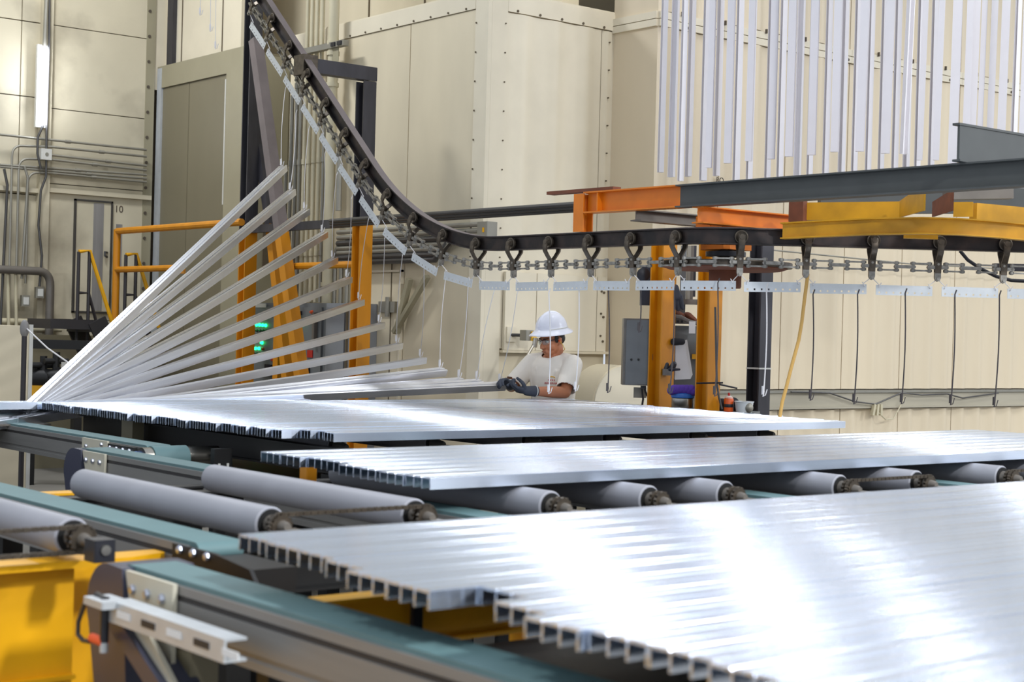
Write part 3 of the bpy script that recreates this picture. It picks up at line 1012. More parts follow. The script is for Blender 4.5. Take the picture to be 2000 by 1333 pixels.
jx = thing('junction_box', 'small grey socket box on the oven corner under the rail', 'box', jp)
part('box', MB().cbox((XV - .03, jp.y - .09, jp.z - .07), (XV + .08, jp.y + .05, jp.z + .07)), 'conduit', jx)
part('socket', MB().box((XV - .036, jp.y - .05, jp.z - .02), (XV - .03, jp.y - .03, jp.z + .02)), 'yellow', jx, 0)

# dark pipe bundle going to the orange frame
for k, (ya, yb, lab) in enumerate(((398, 414, 'upper'), (404, 420, 'middle'), (410, 427, 'lower'))):
    a = on_x(1135, ya, 7.55 + .03 * k)
    b = on_x(800, yb + 8, 7.55 + .03 * k)
    single('steel_pipe', MB().tube([(a.x, a.y - .1, a.z), (a.x, b.y + 1.2, a.z)], .018, 10), 'conduit_dark', f'{lab} of three long dark pipes behind the rail curve', 'pipe')

# ================================================================== CONVEYOR RAIL PATH
PITCH_T = .41
_u = ['', 'first', 'second', 'third', 'fourth', 'fifth', 'sixth', 'seventh', 'eighth', 'ninth', 'tenth', 'eleventh', 'twelfth', 'thirteenth', 'fourteenth', 'fifteenth', 'sixteenth', 'seventeenth', 'eighteenth', 'nineteenth']


def nth_(i):
    """ordinal word, i from 1"""
    if i < 20:
        return _u[i]
    t = {2: 'twent', 3: 'thirt'}[i // 10]
    return t + 'ieth' if i % 10 == 0 else t + 'y-' + _u[i % 10]


ANG = math.atan(.897)
RV_ = 2.5
XR, ZF = 7.10, 2.24
yt = 9.875 - RV_ * math.tan(ANG / 2)          # where the climb starts
ye_ = 9.875 + RV_ * math.tan(ANG / 2) * math.cos(ANG)
LARC = RV_ * ANG
TURN = R(52)
RT = .45
YT = 7.15
pc = Vector((XR + RT, YT, ZF))
pe = Vector((XR + RT - RT * math.cos(TURN), YT - RT * math.sin(TURN), ZF))
hd = Vector((math.sin(TURN), -math.cos(TURN), 0))


def path(s):
    """s = 0 where the turn begins; negative climbs to the left, positive goes right. returns point, tangent"""
    if s >= 0:
        if s <= RT * TURN:
            a = s / RT
            return Vector((XR + RT - RT * math.cos(a), YT - RT * math.sin(a), ZF)), Vector((math.sin(a), -math.cos(a), 0))
        return pe + hd * (s - RT * TURN), hd.copy()
    s = -s
    flat = yt - YT
    if s <= flat:
        return Vector((XR, YT + s, ZF)), Vector((0, -1, 0))
    s -= flat
    if s <= LARC:
        a = s / RV_
        return Vector((XR, yt + RV_ * math.sin(a), ZF + RV_ * (1 - math.cos(a)))), Vector((0, -math.cos(a), -math.sin(a)))
    s -= LARC
    d = Vector((0, math.cos(ANG), math.sin(ANG)))
    b = Vector((XR, yt + RV_ * math.sin(ANG), ZF + RV_ * (1 - math.cos(ANG))))
    return b + d * s, -d


def frame(s):
    p, t = path(s)
    side = t.cross(Z).normalized()
    return p, side, side.cross(t).normalized(), t


fr_ = [frame(-6.6 + k * (11.6 / 232)) for k in range(233)]
rl = thing('conveyor_rail', 'long black I-beam conveyor rail sweeping down from upper left and turning right', 'rail', (XR, 9.0, ZF))
pr = [(a, b + .004) for a, b in iprof(.067, .102, .008)]
part('beam', MB().sweep(pr, [(p, s, u) for p, s, u, t in fr_]), 'rail', rl, 30)
part('top_face', MB().sweep([(-.033, .0555), (.033, .0555), (.033, .0575), (-.033, .0575)], [(p, s, u) for p, s, u, t in fr_]), 'railtop', rl, 30)

# trolleys ------------------------------------------------------------
HANG = .155


def trolley_meshes():
    out = []
    # local axes: x = side, y = along rail, z = up (origin at wheel centre height on the rail centre)
    for sg in (-1, 1):
        w_ = MB().lathe([(.012, -.011), (.040, -.011), (.042, -.008), (.042, .006), (.036, .008), (.030, .004), (.018, .004), (.016, .014), (.004, .014)], (sg * .030, 0, 0), (sg, 0, 0), 20)
        out.append(('wheel', w_, 'trolley'))
        arm = MB()
        pts = [(.052, .012), (.062, -.03), (.060, -.062), (.036, -.095), (.014, -.120), (.013, -.19)]
        wd = [.022, .02, .018, .018, .02, .018]
        vs, fs = [], []
        for (x, z), h in zip(pts, wd):
            for dx, dy in ((-.006, -h), (.006, -h), (.006, h), (-.006, h)):
                vs.append((sg * (x + dx), dy, z))
        for i in range(len(pts) - 1):
            for k in range(4):
                fs.append((i * 4 + k, i * 4 + (k + 1) % 4, i * 4 + 4 + (k + 1) % 4, i * 4 + 4 + k))
        fs += [(3, 2, 1, 0), tuple(len(pts) * 4 - 4 + k for k in range(4))]
        arm.add(vs, fs)
        arm.cyl((sg * .045, 0, 0), (sg * .066, 0, 0), .017, 12)
        out.append(('bracket_arm', arm, 'trolley'))
    cl_ = MB()
    prf = [(-.019, 0), (.019, 0), (.019, -.035), (.012, -.052), (0, -.058), (-.012, -.052), (-.019, -.035)]
    cl_.prism(prf, (-.014, 0, -.185), (.014, 0, -.185), Vector((0, 1, 0)), Z)
    cl_.cyl((-.022, 0, -.225), (.022, 0, -.225), .010, 10)
    out.append(('clevis', cl_, 'chain'))
    out.append(('pin', MB().cyl((-.020, 0, -.135), (.020, 0, -.135), .008, 8), 'chain'))
    return out


tm = [(n, mb.mesh(n, Vector((0, 0, 0))), m) for n, mb, m in trolley_meshes()]
for n, me, m in tm:
    me.materials.append(M[m])


def orient(s):
    p, side, up, t = frame(s)
    return Matrix.Translation(p) @ Matrix((side, t, up)).transposed().to_4x4()


K0, K1 = -15, 9
SOFF = .02
ordn = ['first', 'second', 'third', 'fourth', 'fifth', 'sixth', 'seventh', 'eighth', 'ninth', 'tenth', 'eleventh', 'twelfth', 'thirteenth', 'fourteenth', 'fifteenth', 'sixteenth', 'seventeenth', 'eighteenth', 'nineteenth', 'twentieth', 'twenty-first', 'twenty-second', 'twenty-third', 'twenty-fourth', 'twenty-fifth']


def where(k):
    if k < -7:
        return f'{ordn[k + 15]} down the climbing rail'
    if k < 0:
        return f'{ordn[-k - 1]} left of the rail turn'
    return f'{ordn[k]} rightwards from the rail turn'


for k in range(K0, K1 + 1):
    o = thing('chain_trolley', 'greasy two wheel chain trolley, ' + where(k), 'trolley', (0, 0, 0), 'trolleys on the conveyor rail')
    o.matrix_world = orient(k * PITCH_T + SOFF)
    for n, me, m in tm:
        c = bpy.data.objects.new(n, me)
        COL.objects.link(c)
        c.parent = o

# chain ------------------------------------------------------------------
LP = PITCH_T / 4
ch = thing('conveyor_chain', 'oiled steel drop forged chain slung under the black rail', 'chain', (0, 0, 0))


def bar_link(mb, y0, y1, x, z, hw, hh):
    return mb.box((x - hw, y0, z - hh), (x + hw, y1, z + hh))


c_mb = MB()   # centre link: flat loop, seen edge-on from the side
for sx in (-1, 1):
    c_mb.box((sx * .010 - .004, -LP / 2 - .006, -.010), (sx * .010 + .004, LP / 2 + .006, .010))
for sy in (-1, 1):
    c_mb.cyl((-.014, sy * (LP / 2 + .004), 0), (.014, sy * (LP / 2 + .004), 0), .0115, 10)
s_mb = MB()   # side links: a pair of bars above and below joined by pins
for sz in (-1, 1):
    s_mb.box((-.010, -LP / 2 - .012, sz * .022 - .005), (.010, LP / 2 + .012, sz * .022 + .005))
    for sy in (-1, 1):
        s_mb.cyl((0, sy * LP / 2, sz * .022 - .008), (0, sy * LP / 2, sz * .022 + .008), .017, 10)
for sy in (-1, 1):
    s_mb.cyl((0, sy * LP / 2, -.033), (0, sy * LP / 2, .033), .010, 10)
cme, sme = c_mb.mesh('chain_link', Vector((0, 0, 0))), s_mb.mesh('chain_link', Vector((0, 0, 0)))
cme.materials.append(M['chain'])
sme.materials.append(M['chain'])
for i in range(K0 * 4, K1 * 4 + 1):
    s = i * LP + SOFF
    me = cme if i % 2 == 0 else sme
    o = bpy.data.objects.new('chain_link', me)
    COL.objects.link(o)
    o.parent = ch
    o.matrix_world = orient(s) @ Matrix.Translation((0, 0, -HANG))

# flight bars ---------------------------------------------------------------


def flight_mesh(L, n=8, H=.062, th=.003):
    mb = MB()
    hx = [-L / 2 + L * (k + .5) / n for k in range(n)]
    cw = L / n
    zc = -H / 2 + .016
    r_ = .0055
    for x in hx:
        for sgn, y in ((1, th / 2), (-1, -th / 2)):
            A = [(x - cw / 2, y, -H / 2), (x + cw / 2, y, -H / 2), (x + cw / 2, y, H / 2), (x - cw / 2, y, H / 2)]
            B = [(x - r_, y, zc - r_), (x + r_, y, zc - r_), (x + r_, y, zc + r_), (x - r_, y, zc + r_)]
            mb.add(A + B, [(0, 1, 5, 4), (1, 2, 6, 5), (2, 3, 7, 6), (3, 0, 4, 7)])
        q = [(x - r_, zc - r_), (x + r_, zc - r_), (x + r_, zc + r_), (x - r_, zc + r_)]
        for k in range(4):
            (a, b), (c, d) = q[k], q[(k + 1) % 4]
            mb.add([(a, th / 2, b), (c, th / 2, d), (c, -th / 2, d), (a, -th / 2, b)], [(0, 1, 2, 3)])
    for (a, b, c, d) in (((-L / 2, -H / 2), (L / 2, -H / 2), 0, 0), ((L / 2, -H / 2), (L / 2, H / 2), 0, 0), ((L / 2, H / 2), (-L / 2, H / 2), 0, 0), ((-L / 2, H / 2), (-L / 2, -H / 2), 0, 0)):
        mb.add([(a[0], th / 2, a[1]), (b[0], th / 2, b[1]), (b[0], -th / 2, b[1]), (a[0], -th / 2, a[1])], [(0, 1, 2, 3)])
    return mb


FL = .352
fme = flight_mesh(FL).mesh('plate', Vector((0, 0, 0)), 0)
fme.materials.append(M['galv'])
for k in range(K0, K1):
    s = (k + .5) * PITCH_T + SOFF
    (pa, _, ua, _), (pb_, _, ub, _) = frame(s - PITCH_T / 2), frame(s + PITCH_T / 2)
    ca, cb_ = pa - ua * .225, pb_ - ub * .225         # the two clevis pins
    t = (cb_ - ca).normalized()
    side = t.cross(Z).normalized()
    up = side.cross(t).normalized()
    mid = (ca + cb_) / 2 - Z * .078 - up * .0
    rx = random.uniform(-.05, .05)
    o = thing('flight_bar', 'galvanised flight bar with punched holes, ' + where(k), 'bar', mid, 'flight bars under the conveyor chain')
    tilt = random.uniform(-.02, .02)
    o.matrix_world = Matrix.Translation(mid) @ Matrix((t, -side, up)).transposed().to_4x4() @ Matrix.Rotation(rx, 4, 'X') @ Matrix.Rotation(tilt, 4, 'Y')
    c = bpy.data.objects.new('plate', fme)
    COL.objects.link(c)
    c.parent = o
    inv = o.matrix_world.inverted()
    for sg, pin in ((-1, ca), (1, cb_)):
        e = Vector((sg * (FL / 2 - .02), 0, .022))
        l = inv @ pin
        hk = MB().tube([l, e + Vector((0, .008, .012)), e + Vector((0, .006, -.006)), e + Vector((sg * .005, -.012, -.002)), e + Vector((-sg * .01, -.016, .022))], .0028, 6)
        part('hook', hk, 'wire', o, local=True)

# ================================================================== ALUMINIUM BARS


def comb(wd, h, ribs, tp=.006, tr=.007, groove=True):
    """section of one extruded bar: flat top with grooves, ribs below. y across, z up, top at z=0"""
    bot = []
    pitch = (wd - tr) / (ribs - 1)
    top = []
    for k in range(ribs):
        c = -wd / 2 + tr / 2 + k * pitch
        bot += [(c - tr / 2, -tp), (c - tr / 2, -h), (c + tr / 2, -h), (c + tr / 2, -tp)]
        if groove and 0 < k < ribs - 1:
            top += [(c - .0030, 0), (c - .0018, -.0035), (c + .0018, -.0035), (c + .0030, 0)]
    bot = bot[1:-1]
    pts = [(-wd / 2, -.0012), (-wd / 2 + .0015, 0)] + top + [(wd / 2 - .0015, 0), (wd / 2, -.0012)] + bot[::-1]
    return pts


def bar_mesh(wd, h, ribs, L, m, tp=.006, tr=.007):
    me = MB().prism(comb(wd, h, ribs, tp, tr), (0, 0, 0), (L, 0, 0), Vector((0, 1, 0)), Z).mesh('aluminium_bar', Vector((0, 0, 0)), 20)
    me.materials.append(M[m])
    return me


def put_bar(me, loc, label, group, rot=None, roll=0.0):
    o = bpy.data.objects.new('aluminium_bar', me)
    COL.objects.link(o)
    if rot:
        o.matrix_world = Matrix.Translation(loc) @ rot.to_4x4()
    else:
        o.location = loc
        o.rotation_euler = (random.uniform(-roll, roll), 0, random.uniform(-roll, roll) * .03)
    return tag(o, label, 'bar', group)


ZT = 1.12
# far stack: the bars the worker is hooking up
n = 32
for i in range(n):
    y = 9.14 - i * .0893
    jit = random.choice((0, 0, .02, .03, -.02)) + random.uniform(-.012, .012)
    x = 3.80 + .004 * i + jit + (.14 if i > 28 else 0)
    me = bar_mesh(.086, .042, 4, 7.92 - .005 * i + random.uniform(-.03, .03) - x, 'alu', .004, .0035)
    lab = {0: 'hindmost bar of the far layer', n - 1: 'frontmost bar of the far layer on the conveyor'}.get(i, f'shiny aluminium bar, {nth_(i + 1)} from the back edge of the far layer')
    put_bar(me, (x, y, ZT + random.uniform(-.0015, .0015)), lab, 'bars of the far layer', None, R(1.6))
me = bar_mesh(.086, .042, 4, 3.98, 'alu')
# two bars pulled to the left
for k in range(2):
    put_bar(me, (1.6 + .2 * k, 9.26 + .09 * k, 1.118), ('inner' if k == 0 else 'outer') + ' of two bars pulled out past the far layer at left', 'bars pulled out at left')
# middle stack
me = bar_mesh(.146, .040, 4, 4.72, 'alu', .005, .005)
n = 8
for i in range(n):
    y = 5.43 - i * .15
    x = 3.22 - .012 * i + random.choice((0, .03, -.02, .02)) + random.uniform(-.01, .01)
    lab = {0: 'bar at the back edge of the middle layer on the rollers', n - 1: 'frontmost bar of the middle layer above the roller ends'}.get(i, f'shiny aluminium bar, {nth_(i + 1)} from the back edge of the middle layer')
    put_bar(me, (x, y, ZT + random.uniform(-.0015, .0015)), lab, 'bars of the middle layer', None, R(.5))
# front stack
me = bar_mesh(.146, .038, 4, 4.6, 'alu', .006, .006)
for i in range(6):
    y = 3.275 - i * .15
    x = 1.90 - .024 * i + random.choice((0, .02, -.015)) + (-.03 if i == 0 else 0)
    lab = {0: 'bar at the back edge of the front layer beside the rollers', 5: 'bar just before the step in the front layer'}.get(i, f'shiny aluminium bar, {nth_(i + 1)} from the back edge of the front layer')
    put_bar(me, (x, y, ZT + random.uniform(-.0004, .0004)), lab, 'bars of the front layer, rear part', None, R(.2))
for i in range(10):
    y = 2.376 - i * .15
    x = 1.92 if i == 0 else 1.83 - .018 * i + random.choice((0, .025, .04, -.01))
    lab = {0: 'first bar after the step in the front layer', 9: 'nearest bar of all in the front layer'}.get(i, f'shiny aluminium bar, {nth_(i + 1)} after the step in the front layer')
    put_bar(me, (x, y, ZT + random.uniform(-.0004, .0004)), lab, 'bars of the front layer, near part', None, R(.2))

# lifted bars --------------------------------------------------------------
RE = [(553, 325), (570, 372), (598, 410), (633, 455), (653, 505), (681, 543), (705, 587), (745, 632), (780, 672), (827, 700), (868, 722), (905, 742), (940, 745), (985, 750)]
CE = [65, 70, 78, 86, 96, 109, 130, 160, 205, 270, 340, 390, 420, 400]
WT = [(557, 175), (578, 221), (603, 252), (634, 301), (657, 343), (686, 389), (719, 431), (751, 466), (786, 500), (828, 521), (870, 546), (914, 562), (964, 572), (1010, 574)]
LB = 4.3
lp_ = [(-.037, -.040), (.037, -.040), (.037, -.012), (.037, 0), (.024, 0), (.024, -.014), (.012, -.014), (.012, .008), (-.006, .008), (-.006, -.014), (-.020, -.014), (-.020, .012), (-.037, .012)]
lme = MB().prism(lp_, (0, 0, 0), (LB, 0, 0), Vector((0, 1, 0)), Z).mesh('aluminium_bar', Vector((0, 0, 0)), 20)
lme.materials.append(M['alu_lift'])
wire_n = 0


def clip_mesh(mb, p, d):
    """little bent hook with open tails at the end of a wire"""
    s = Vector((.777, -.629, 0))
    mb.tube([p + Z * .07, p + Z * .03 + s * .004, p - s * .004, p + s * .012 + Z * .008, p + s * .022 + Z * .045], .003, 6)
    return mb


def make_wire(top, end, label, m, group, bow=0.0, clip=True, r=.0028):
    t = thing('hanging_wire', label, 'wire', end, group)
    pts = []
    for k in range(7):
        f = k / 6
        pts.append(top.lerp(end, f) + Vector((.777, -.629, 0)) * bow * math.sin(math.pi * f))
    mb = MB().tube([top + Z * .03 + Vector((.777, -.629, 0)) * .01, top] + pts[1:], r, 6)
    part('strand', mb, m, t)
    if clip:
        part('hook', clip_mesh(MB(), end, None), m, t)
        s = Vector((.777, -.629, 0))
        part('clip', MB().beam(end + Z * .065 - s * .004, end + Z * .012 - s * .004, .013, .010), m, t)
    return t


for i in range(14):
    if i < 10:
        Q = on_y(CE[i], 783, 9.33 + .02 * i)
        best = None
        for k in range(140):                      # where along the sight line a bar of this length fits
            c_ = on_x(*RE[i], 6.2 + k * .01)
            e_ = abs((c_ - Q).length - (LB - .05 if i < 7 else LB - .05 - (i - 6) * .22))
            if best is None or e_ < best[0]:
                best = (e_, c_)
        Rr = best[1]
    else:
        Q = on_y(CE[i], 779 - (i - 10) * .5, 9.40 + .02 * (13 - i))
        Rr = on_y(*RE[i], 9.66 - .08 * (i - 10))
    d = (Q - Rr).normalized()          # from raised end to resting end
    L0 = Rr + d * LB
    ax = -d                             # local x from resting end up
    # the grooved top faces up and towards the camera side
    up = (Z * 1.0 + Vector((-.629, -.777, 0)) * (.30 if i < 10 else .75))
    up = (up - ax * up.dot(ax)).normalized()
    yv = up.cross(ax)
    rot = Matrix((ax, yv, up)).transposed()
    nm = 'highest' if i == 0 else ('lowest' if i == 13 else f'{ordn[i]} from the top')
    put_bar(lme, L0, f'aluminium bar hung by one end, {nm} in the fan of lifted bars', 'fan of lifted bars', rot)
    top = on_x(*WT[i], XR)
    end = Rr + d * .045 + Z * .012
    make_wire(top, end, f'white wire hooked to the {ordn[i]} lifted bar from the top', 'wire', 'wires holding lifted bars', .012 * (1 if i % 2 else -1))

# free wires without a bar
FW = [((1072, 572), (1072, 770), 'wire', 'silver wire hanging in front of the worker\'s face'),
      ((1131, 567), (1124, 765), 'wire', 'pale wire hanging beside the worker\'s left shoulder'),
      ((1188, 562), (1187, 768), 'wire_dark', 'dark wire hanging right of the worker before the round housing'),
      ((1250, 560), (1248, 650), 'wire_dark', 'thin wire hanging before the steel box'),
      ((1317, 565), (1308, 770), 'wire_dark', 'dark wire hanging along the left amber post'),
      ((1402, 553), (1396, 775), 'wire_dark', 'dark wire hanging along the right amber post'),
      ((1497, 562), (1491, 775), 'wire', 'grey wire hanging before the dark post'),
      ((1588, 575), (1583, 783), 'wire_dark', 'first sooty wire right of the dark post'),
      ((1675, 575), (1668, 790), 'wire_dark', 'second sooty wire right of the dark post'),
      ((1768, 573), (1761, 790), 'wire_dark', 'third sooty wire right of the dark post'),
      ((1865, 576), (1857, 792), 'wire_dark', 'fourth sooty wire right of the dark post'),
      ((1952, 577), (1942, 796), 'wire_dark', 'sooty wire nearest the right edge')]


def depth_on_path(px):
    best = None
    for k in range(-400, 500):
        p, t = path(k * .01)
        v = p - EYE
        x = 1000 + FPX * v.dot(CR) / v.dot(_f)
        if best is None or abs(x - px) < best[0]:
            best = (abs(x - px), v.dot(_f))
    return best[1]


for (tx, ty), (ex, ey), m, lab in FW:
    D = depth_on_path(tx)
    make_wire(on_d(tx, ty, D), on_d(ex, ey, D), lab, m, 'free wires under the conveyor', .01, True, .0045)
for k, (x, y) in enumerate(((391, 30), (411, 62), (421, 96))):
    make_wire(on_d(x + 1, -60, 13.5), on_d(x, y, 13.5), f'short white wire at top left before the olive cabinet, {ordn[k]} from left', 'wire', 'wires at the top left')
D = depth_on_path(1580)
P = [on_d(x, y, D) for x, y in ((1578, 535), (1572, 580), (1566, 630), (1560, 665), (1545, 720), (1535, 760), (1528, 785), (1523, 815))]
single('air_hose', MB().tube(P, .011, 8), 'hose', 'yellow hose drooping from the chain right of the dark post', 'hose')
a = on_d(50, 640, 12.2)
b = on_d(138, 712, 11.6)
c_ = on_d(232, 772, 11.2)
single('white_cord', MB().tube([a, a.lerp(b, .5) - Z * .02, b, c_], .006, 6), 'wire', 'white cord slanting from the tie post to the lifted bars', 'cord')

# ================================================================== WHITE BARS HANGING AT UPPER RIGHT
# bottom px, bottom y (None = hidden behind beam), width px, depth, extra lean, turn
HB = [(1290, 337, 10, 12.9, 0, .3), (1311, 346, 4, 12.9, 0, 1.3), (1329, 354, 9, 12.4, 0, .3), (1344, 345, 8, 13.0, 0, .9), (1373, 353, 12, 12.8, 0, .9), (1384, 328, 11, 12.0, .0, .3), (1399, 344, 8, 13.0, 0, .9),
      (1421, 319, 13, 11.8, 0, .3), (1437, None, 11, 12.8, 0, .9), (1462, 315, 12, 11.7, 0, .3), (1463, 352, 10, 12.9, 0, .9), (1498, None, 9, 12.9, 0, .9), (1506, 311, 13, 11.5, 0, .3), (1522, None, 10, 12.9, 0, .9),
      (1541, 306, 14, 11.3, 0, .3), (1556, None, 7, 12.9, 0, 1.2), (1580, None, 9, 12.9, 0, .9), (1585, 303, 14, 11.1, 0, .3), (1611, None, 10, 12.9, 0, .9), (1630, 297, 14, 10.9, 0, .3), (1642, None, 8, 12.9, 0, .9),
      (1667, None, 9, 12.9, 0, .9), (1679, 296, 15, 10.85, .012, .25), (1694, None, 9, 12.9, 0, .9), (1719, None, 9, 12.9, 0, .9), (1729, 300, 15, 10.9, .010, .2), (1746, None, 10, 12.9, 0, .9), (1765, 301, 4, 11.0, .02, 1.35),
      (1768, None, 6, 12.9, 0, .9), (1790, None, 9, 12.9, 0, .9), (1796, 313, 9, 11.2, .012, .7), (1817, None, 9, 12.9, 0, .9), (1828, 313, 10, 11.2, .012, .7), (1858, None, 16, 11.6, .008, .3), (1882, None, 11, 11.6, .01, .7),
      (1894, None, 12, 11.8, .012, .7), (1909, None, 9, 12.0, .012, .7), (1929, None, 11, 12.0, .012, .7), (1951, None, 14, 12.0, .012, .7), (1976, None, 9, 12.4, .01, .8), (1994, None, 14, 11.4, .01, .3)]
prb = [(-.5, -.5), (.5, -.5), (.5, -.42), (-.38, -.42), (-.38, .42), (.5, .42), (.5, .5), (-.5, .5)]
back_n = front_n = 0
for i, (x, y, wpx, D, lean, turn) in enumerate(HB):
    back = D > 12.3
    yb_ = y if y is not None else 372
    p = on_d(x, yb_, D)
    wd = wpx * D / FPX * 1.06
    H = 4.2
    view = -YAW + math.pi / 2
    sd = Vector((math.sin(YAW), -math.cos(YAW), 0))
    rz = -math.pi / 2 + YAW + (.42 if back else -.42) * (1 if turn < 1 else 2.2)
    wv = max(wd, .030)
    dp_ = .034 if wpx > 8 else .055
    prof = [((-a if back else a) * wv, b * dp_) for a, b in prb]
    mb = MB().prism(prof, (0, 0, 0), (0, 0, H), Vector((1, 0, 0)), Vector((0, 1, 0)))
    me = mb.mesh('hanging_bar', Vector((0, 0, 0)), 20)
    me.materials.append(M['white_bar'])
    o = bpy.data.objects.new('hanging_bar', me)
    COL.objects.link(o)
    o.matrix_world = Matrix.Translation(p) @ Matrix.Rotation(lean, 4, _f) @ Matrix.Rotation(rz, 4, 'Z')
    if back:
        back_n += 1
        lab = 'white coated bar hanging in the back row, %s from left' % (ordn[back_n - 1] if back_n <= 25 else 'last')
    else:
        front_n += 1
        lab = 'white coated bar hanging in the front row, %s from left' % (ordn[front_n - 1])
    tag(o, lab, 'bar', 'white bars hanging at upper right')

# ================================================================== ORANGE / CHARCOAL OVERHEAD FRAME
bx = XR
b0, b1 = on_x(1150, 376, bx), on_x(1330, 366, bx)
zt_, zb_ = b0.z, on_x(1156, 417, bx).z
hb_ = zt_ - zb_
zc_ = (zt_ + zb_) / 2
ofr = thing('overhead_beam', 'long overhead I-beam, orange end then charcoal, above the rail turn', 'beam', (bx, b1.y, zc_))
part('orange_length', MB().ibeam((bx, b0.y, zc_), (bx, b1.y, zc_), .10, hb_, .009), 'orange', ofr, 0)
part('charcoal_length', MB().ibeam((bx, b1.y, zc_), (bx, 4.3, zc_), .10, hb_, .009), 'grey_beam', ofr, 0)
part('stiffener', MB().box((bx - .045, b0.y - .14, zb_ + .01), (bx - .004, b0.y - .13, zt_ - .01)), 'orange', ofr, 0)
zr_ = ZF + .06
part('hanger', MB().ibeam((bx, b0.y + .05, zr_), (bx, b0.y + .05, zt_ - .01), .10, .09, .009, (1, 0, 0)), 'orange', ofr, 0)
r0, r1 = on_x(1075, 380, bx), on_x(1205, 368, bx)
single('rusty_bar', MB().beam((bx, r0.y, zt_ + .012), (bx, r1.y, zt_ + .012), .07, .022), 'rust', 'flat rusty steel bar lying on the orange beam end', 'bar', sharp=0)
# charcoal cross beam on top at right
g0 = on_x(1874, 270, bx - .06)
g1 = on_x(1872, 345, bx - .06)
hc = g0.z - g1.z
yc_ = on_x(1874, 300, bx).y
hb = thing('cross_beam', 'deep grey beam crossing on top of the charcoal beam at right', 'beam', (bx - .1, yc_, zt_))
part('channel', MB().box((bx - .10, yc_ - .07, zt_ + .012), (bx + 3.0, yc_ - .055, zt_ + hc - .012)), 'grey_beam', hb, 0)
part('flange', MB().box((bx - .11, yc_ - .075, zt_ + hc - .012), (bx + 3.0, yc_ - .03, zt_ + hc)), 'grey_beam', hb, 0)
part('flange', MB().box((bx - .105, yc_ - .08, zt_ + .001), (bx + 3.0, yc_ - .03, zt_ + .012)), 'grey_beam', hb, 0)
single('cross_beam', MB().beam(on_d(1600, 393, 10.6), on_d(2060, 393, 10.9), .06, .17), 'grey_beam', 'dark grey beam behind the gussets under the charcoal beam', 'beam', sharp=0)
# members under the beam
zo0, zo1 = 2.33, 2.43
cbm = on_z(1400, 408, 2.40)
single('cross_beam', MB().ibeam((bx - .02, 6.95, 2.372), (8.75, 6.95, 2.372), .10, .105, .008), 'orange', 'orange cross beam carrying the turn wheel hub', 'beam', sharp=0)
single('cross_beam', MB().ibeam((bx + .02, 7.55, 2.395), (9.2, 7.55, 2.395), .10, .075, .008), 'steel_plate', 'grey cross beam behind the orange hub above the rail', 'beam', sharp=0)
# turn wheel ------------------------------------------------------------
wc = Vector((XR + RT, YT, ZF - HANG))
tw = thing('turn_wheel', 'big horizontal chain wheel under the rail turn with orange hub', 'wheel', (wc.x, wc.y, wc.z - .1))
part('rim', MB().lathe([(.30, -.012), (.425, -.018), (.43, -.012), (.43, .012), (.425, .018), (.30, .012)], wc, Z, 48), 'trolley', tw)
part('web_plate', MB().lathe([(.06, -.035), (.36, -.035), (.40, -.022), (.40, -.016), (.06, -.016)], wc, Z, 48), 'rust', tw)
part('hub', MB().lathe([(.10, -.15), (.105, -.14), (.105, -.03), (.10, -.02)], wc, Z, 24), 'rust', tw)
part('shaft', MB().cyl(wc + Z * -.05, wc + Z * .16, .045, 16), 'trolley', tw)
part('bearing', MB().lathe([(.07, .05), (.13, .055), (.13, .085), (.07, .09)], wc, Z, 24), 'black', tw)
part('bearing_housing', MB().cbox(wc + Vector((-.13, -.13, .095)), wc + Vector((.13, .13, .175)), .03), 'orange', tw)
hbz = ZF + .07
part('hub_block', MB().cbox((wc.x - .15, wc.y - .12, ZF + .065), (wc.x + .15, wc.y + .14, ZF + .155), .01), 'orange', tw)
part('hub_bracket', MB().ibeam((wc.x - .16, wc.y, hbz + .06), (wc.x + .18, wc.y, hbz + .06), .22, .115, .012, (0, 0, 1)), 'orange', tw, 0)
# posts under the frame
P3 = on_d(1293, 640, 11.7)
P4 = on_d(1385, 640, 11.35)
P5 = on_d(1484, 640, 11.9)


def boxpost(label, p, top, wd, m, flange=None, ang=None):
    t = thing('frame_post', label, 'post', (p.x, p.y, 0))
    part('shaft', MB().ibeam((p.x, p.y, 0), (p.x, p.y, top), wd, wd, .012, (0, 1, 0)), m, t, 0)
    part('base_plate', MB().box((p.x - wd, p.y - wd, 0), (p.x + wd, p.y + wd, .02)), m, t, 0)
    return t


boxpost('left amber frame post beside the grey steel box', P3, 2.36, .135, 'amber')
boxpost('right amber frame post under the turn wheel', P4, 2.33, .125, 'amber')
p5 = boxpost('dark bare steel post right of the amber posts', P5, 2.36, .125, 'dark_post')
part('tape_band', MB().box((P5.x - .066, P5.y - .066, on_d(1484, 720, 11.9).z - .006), (P5.x + .066, P5.y + .066, on_d(1484, 720, 11.9).z + .006)), 'conduit_white', p5, 0)
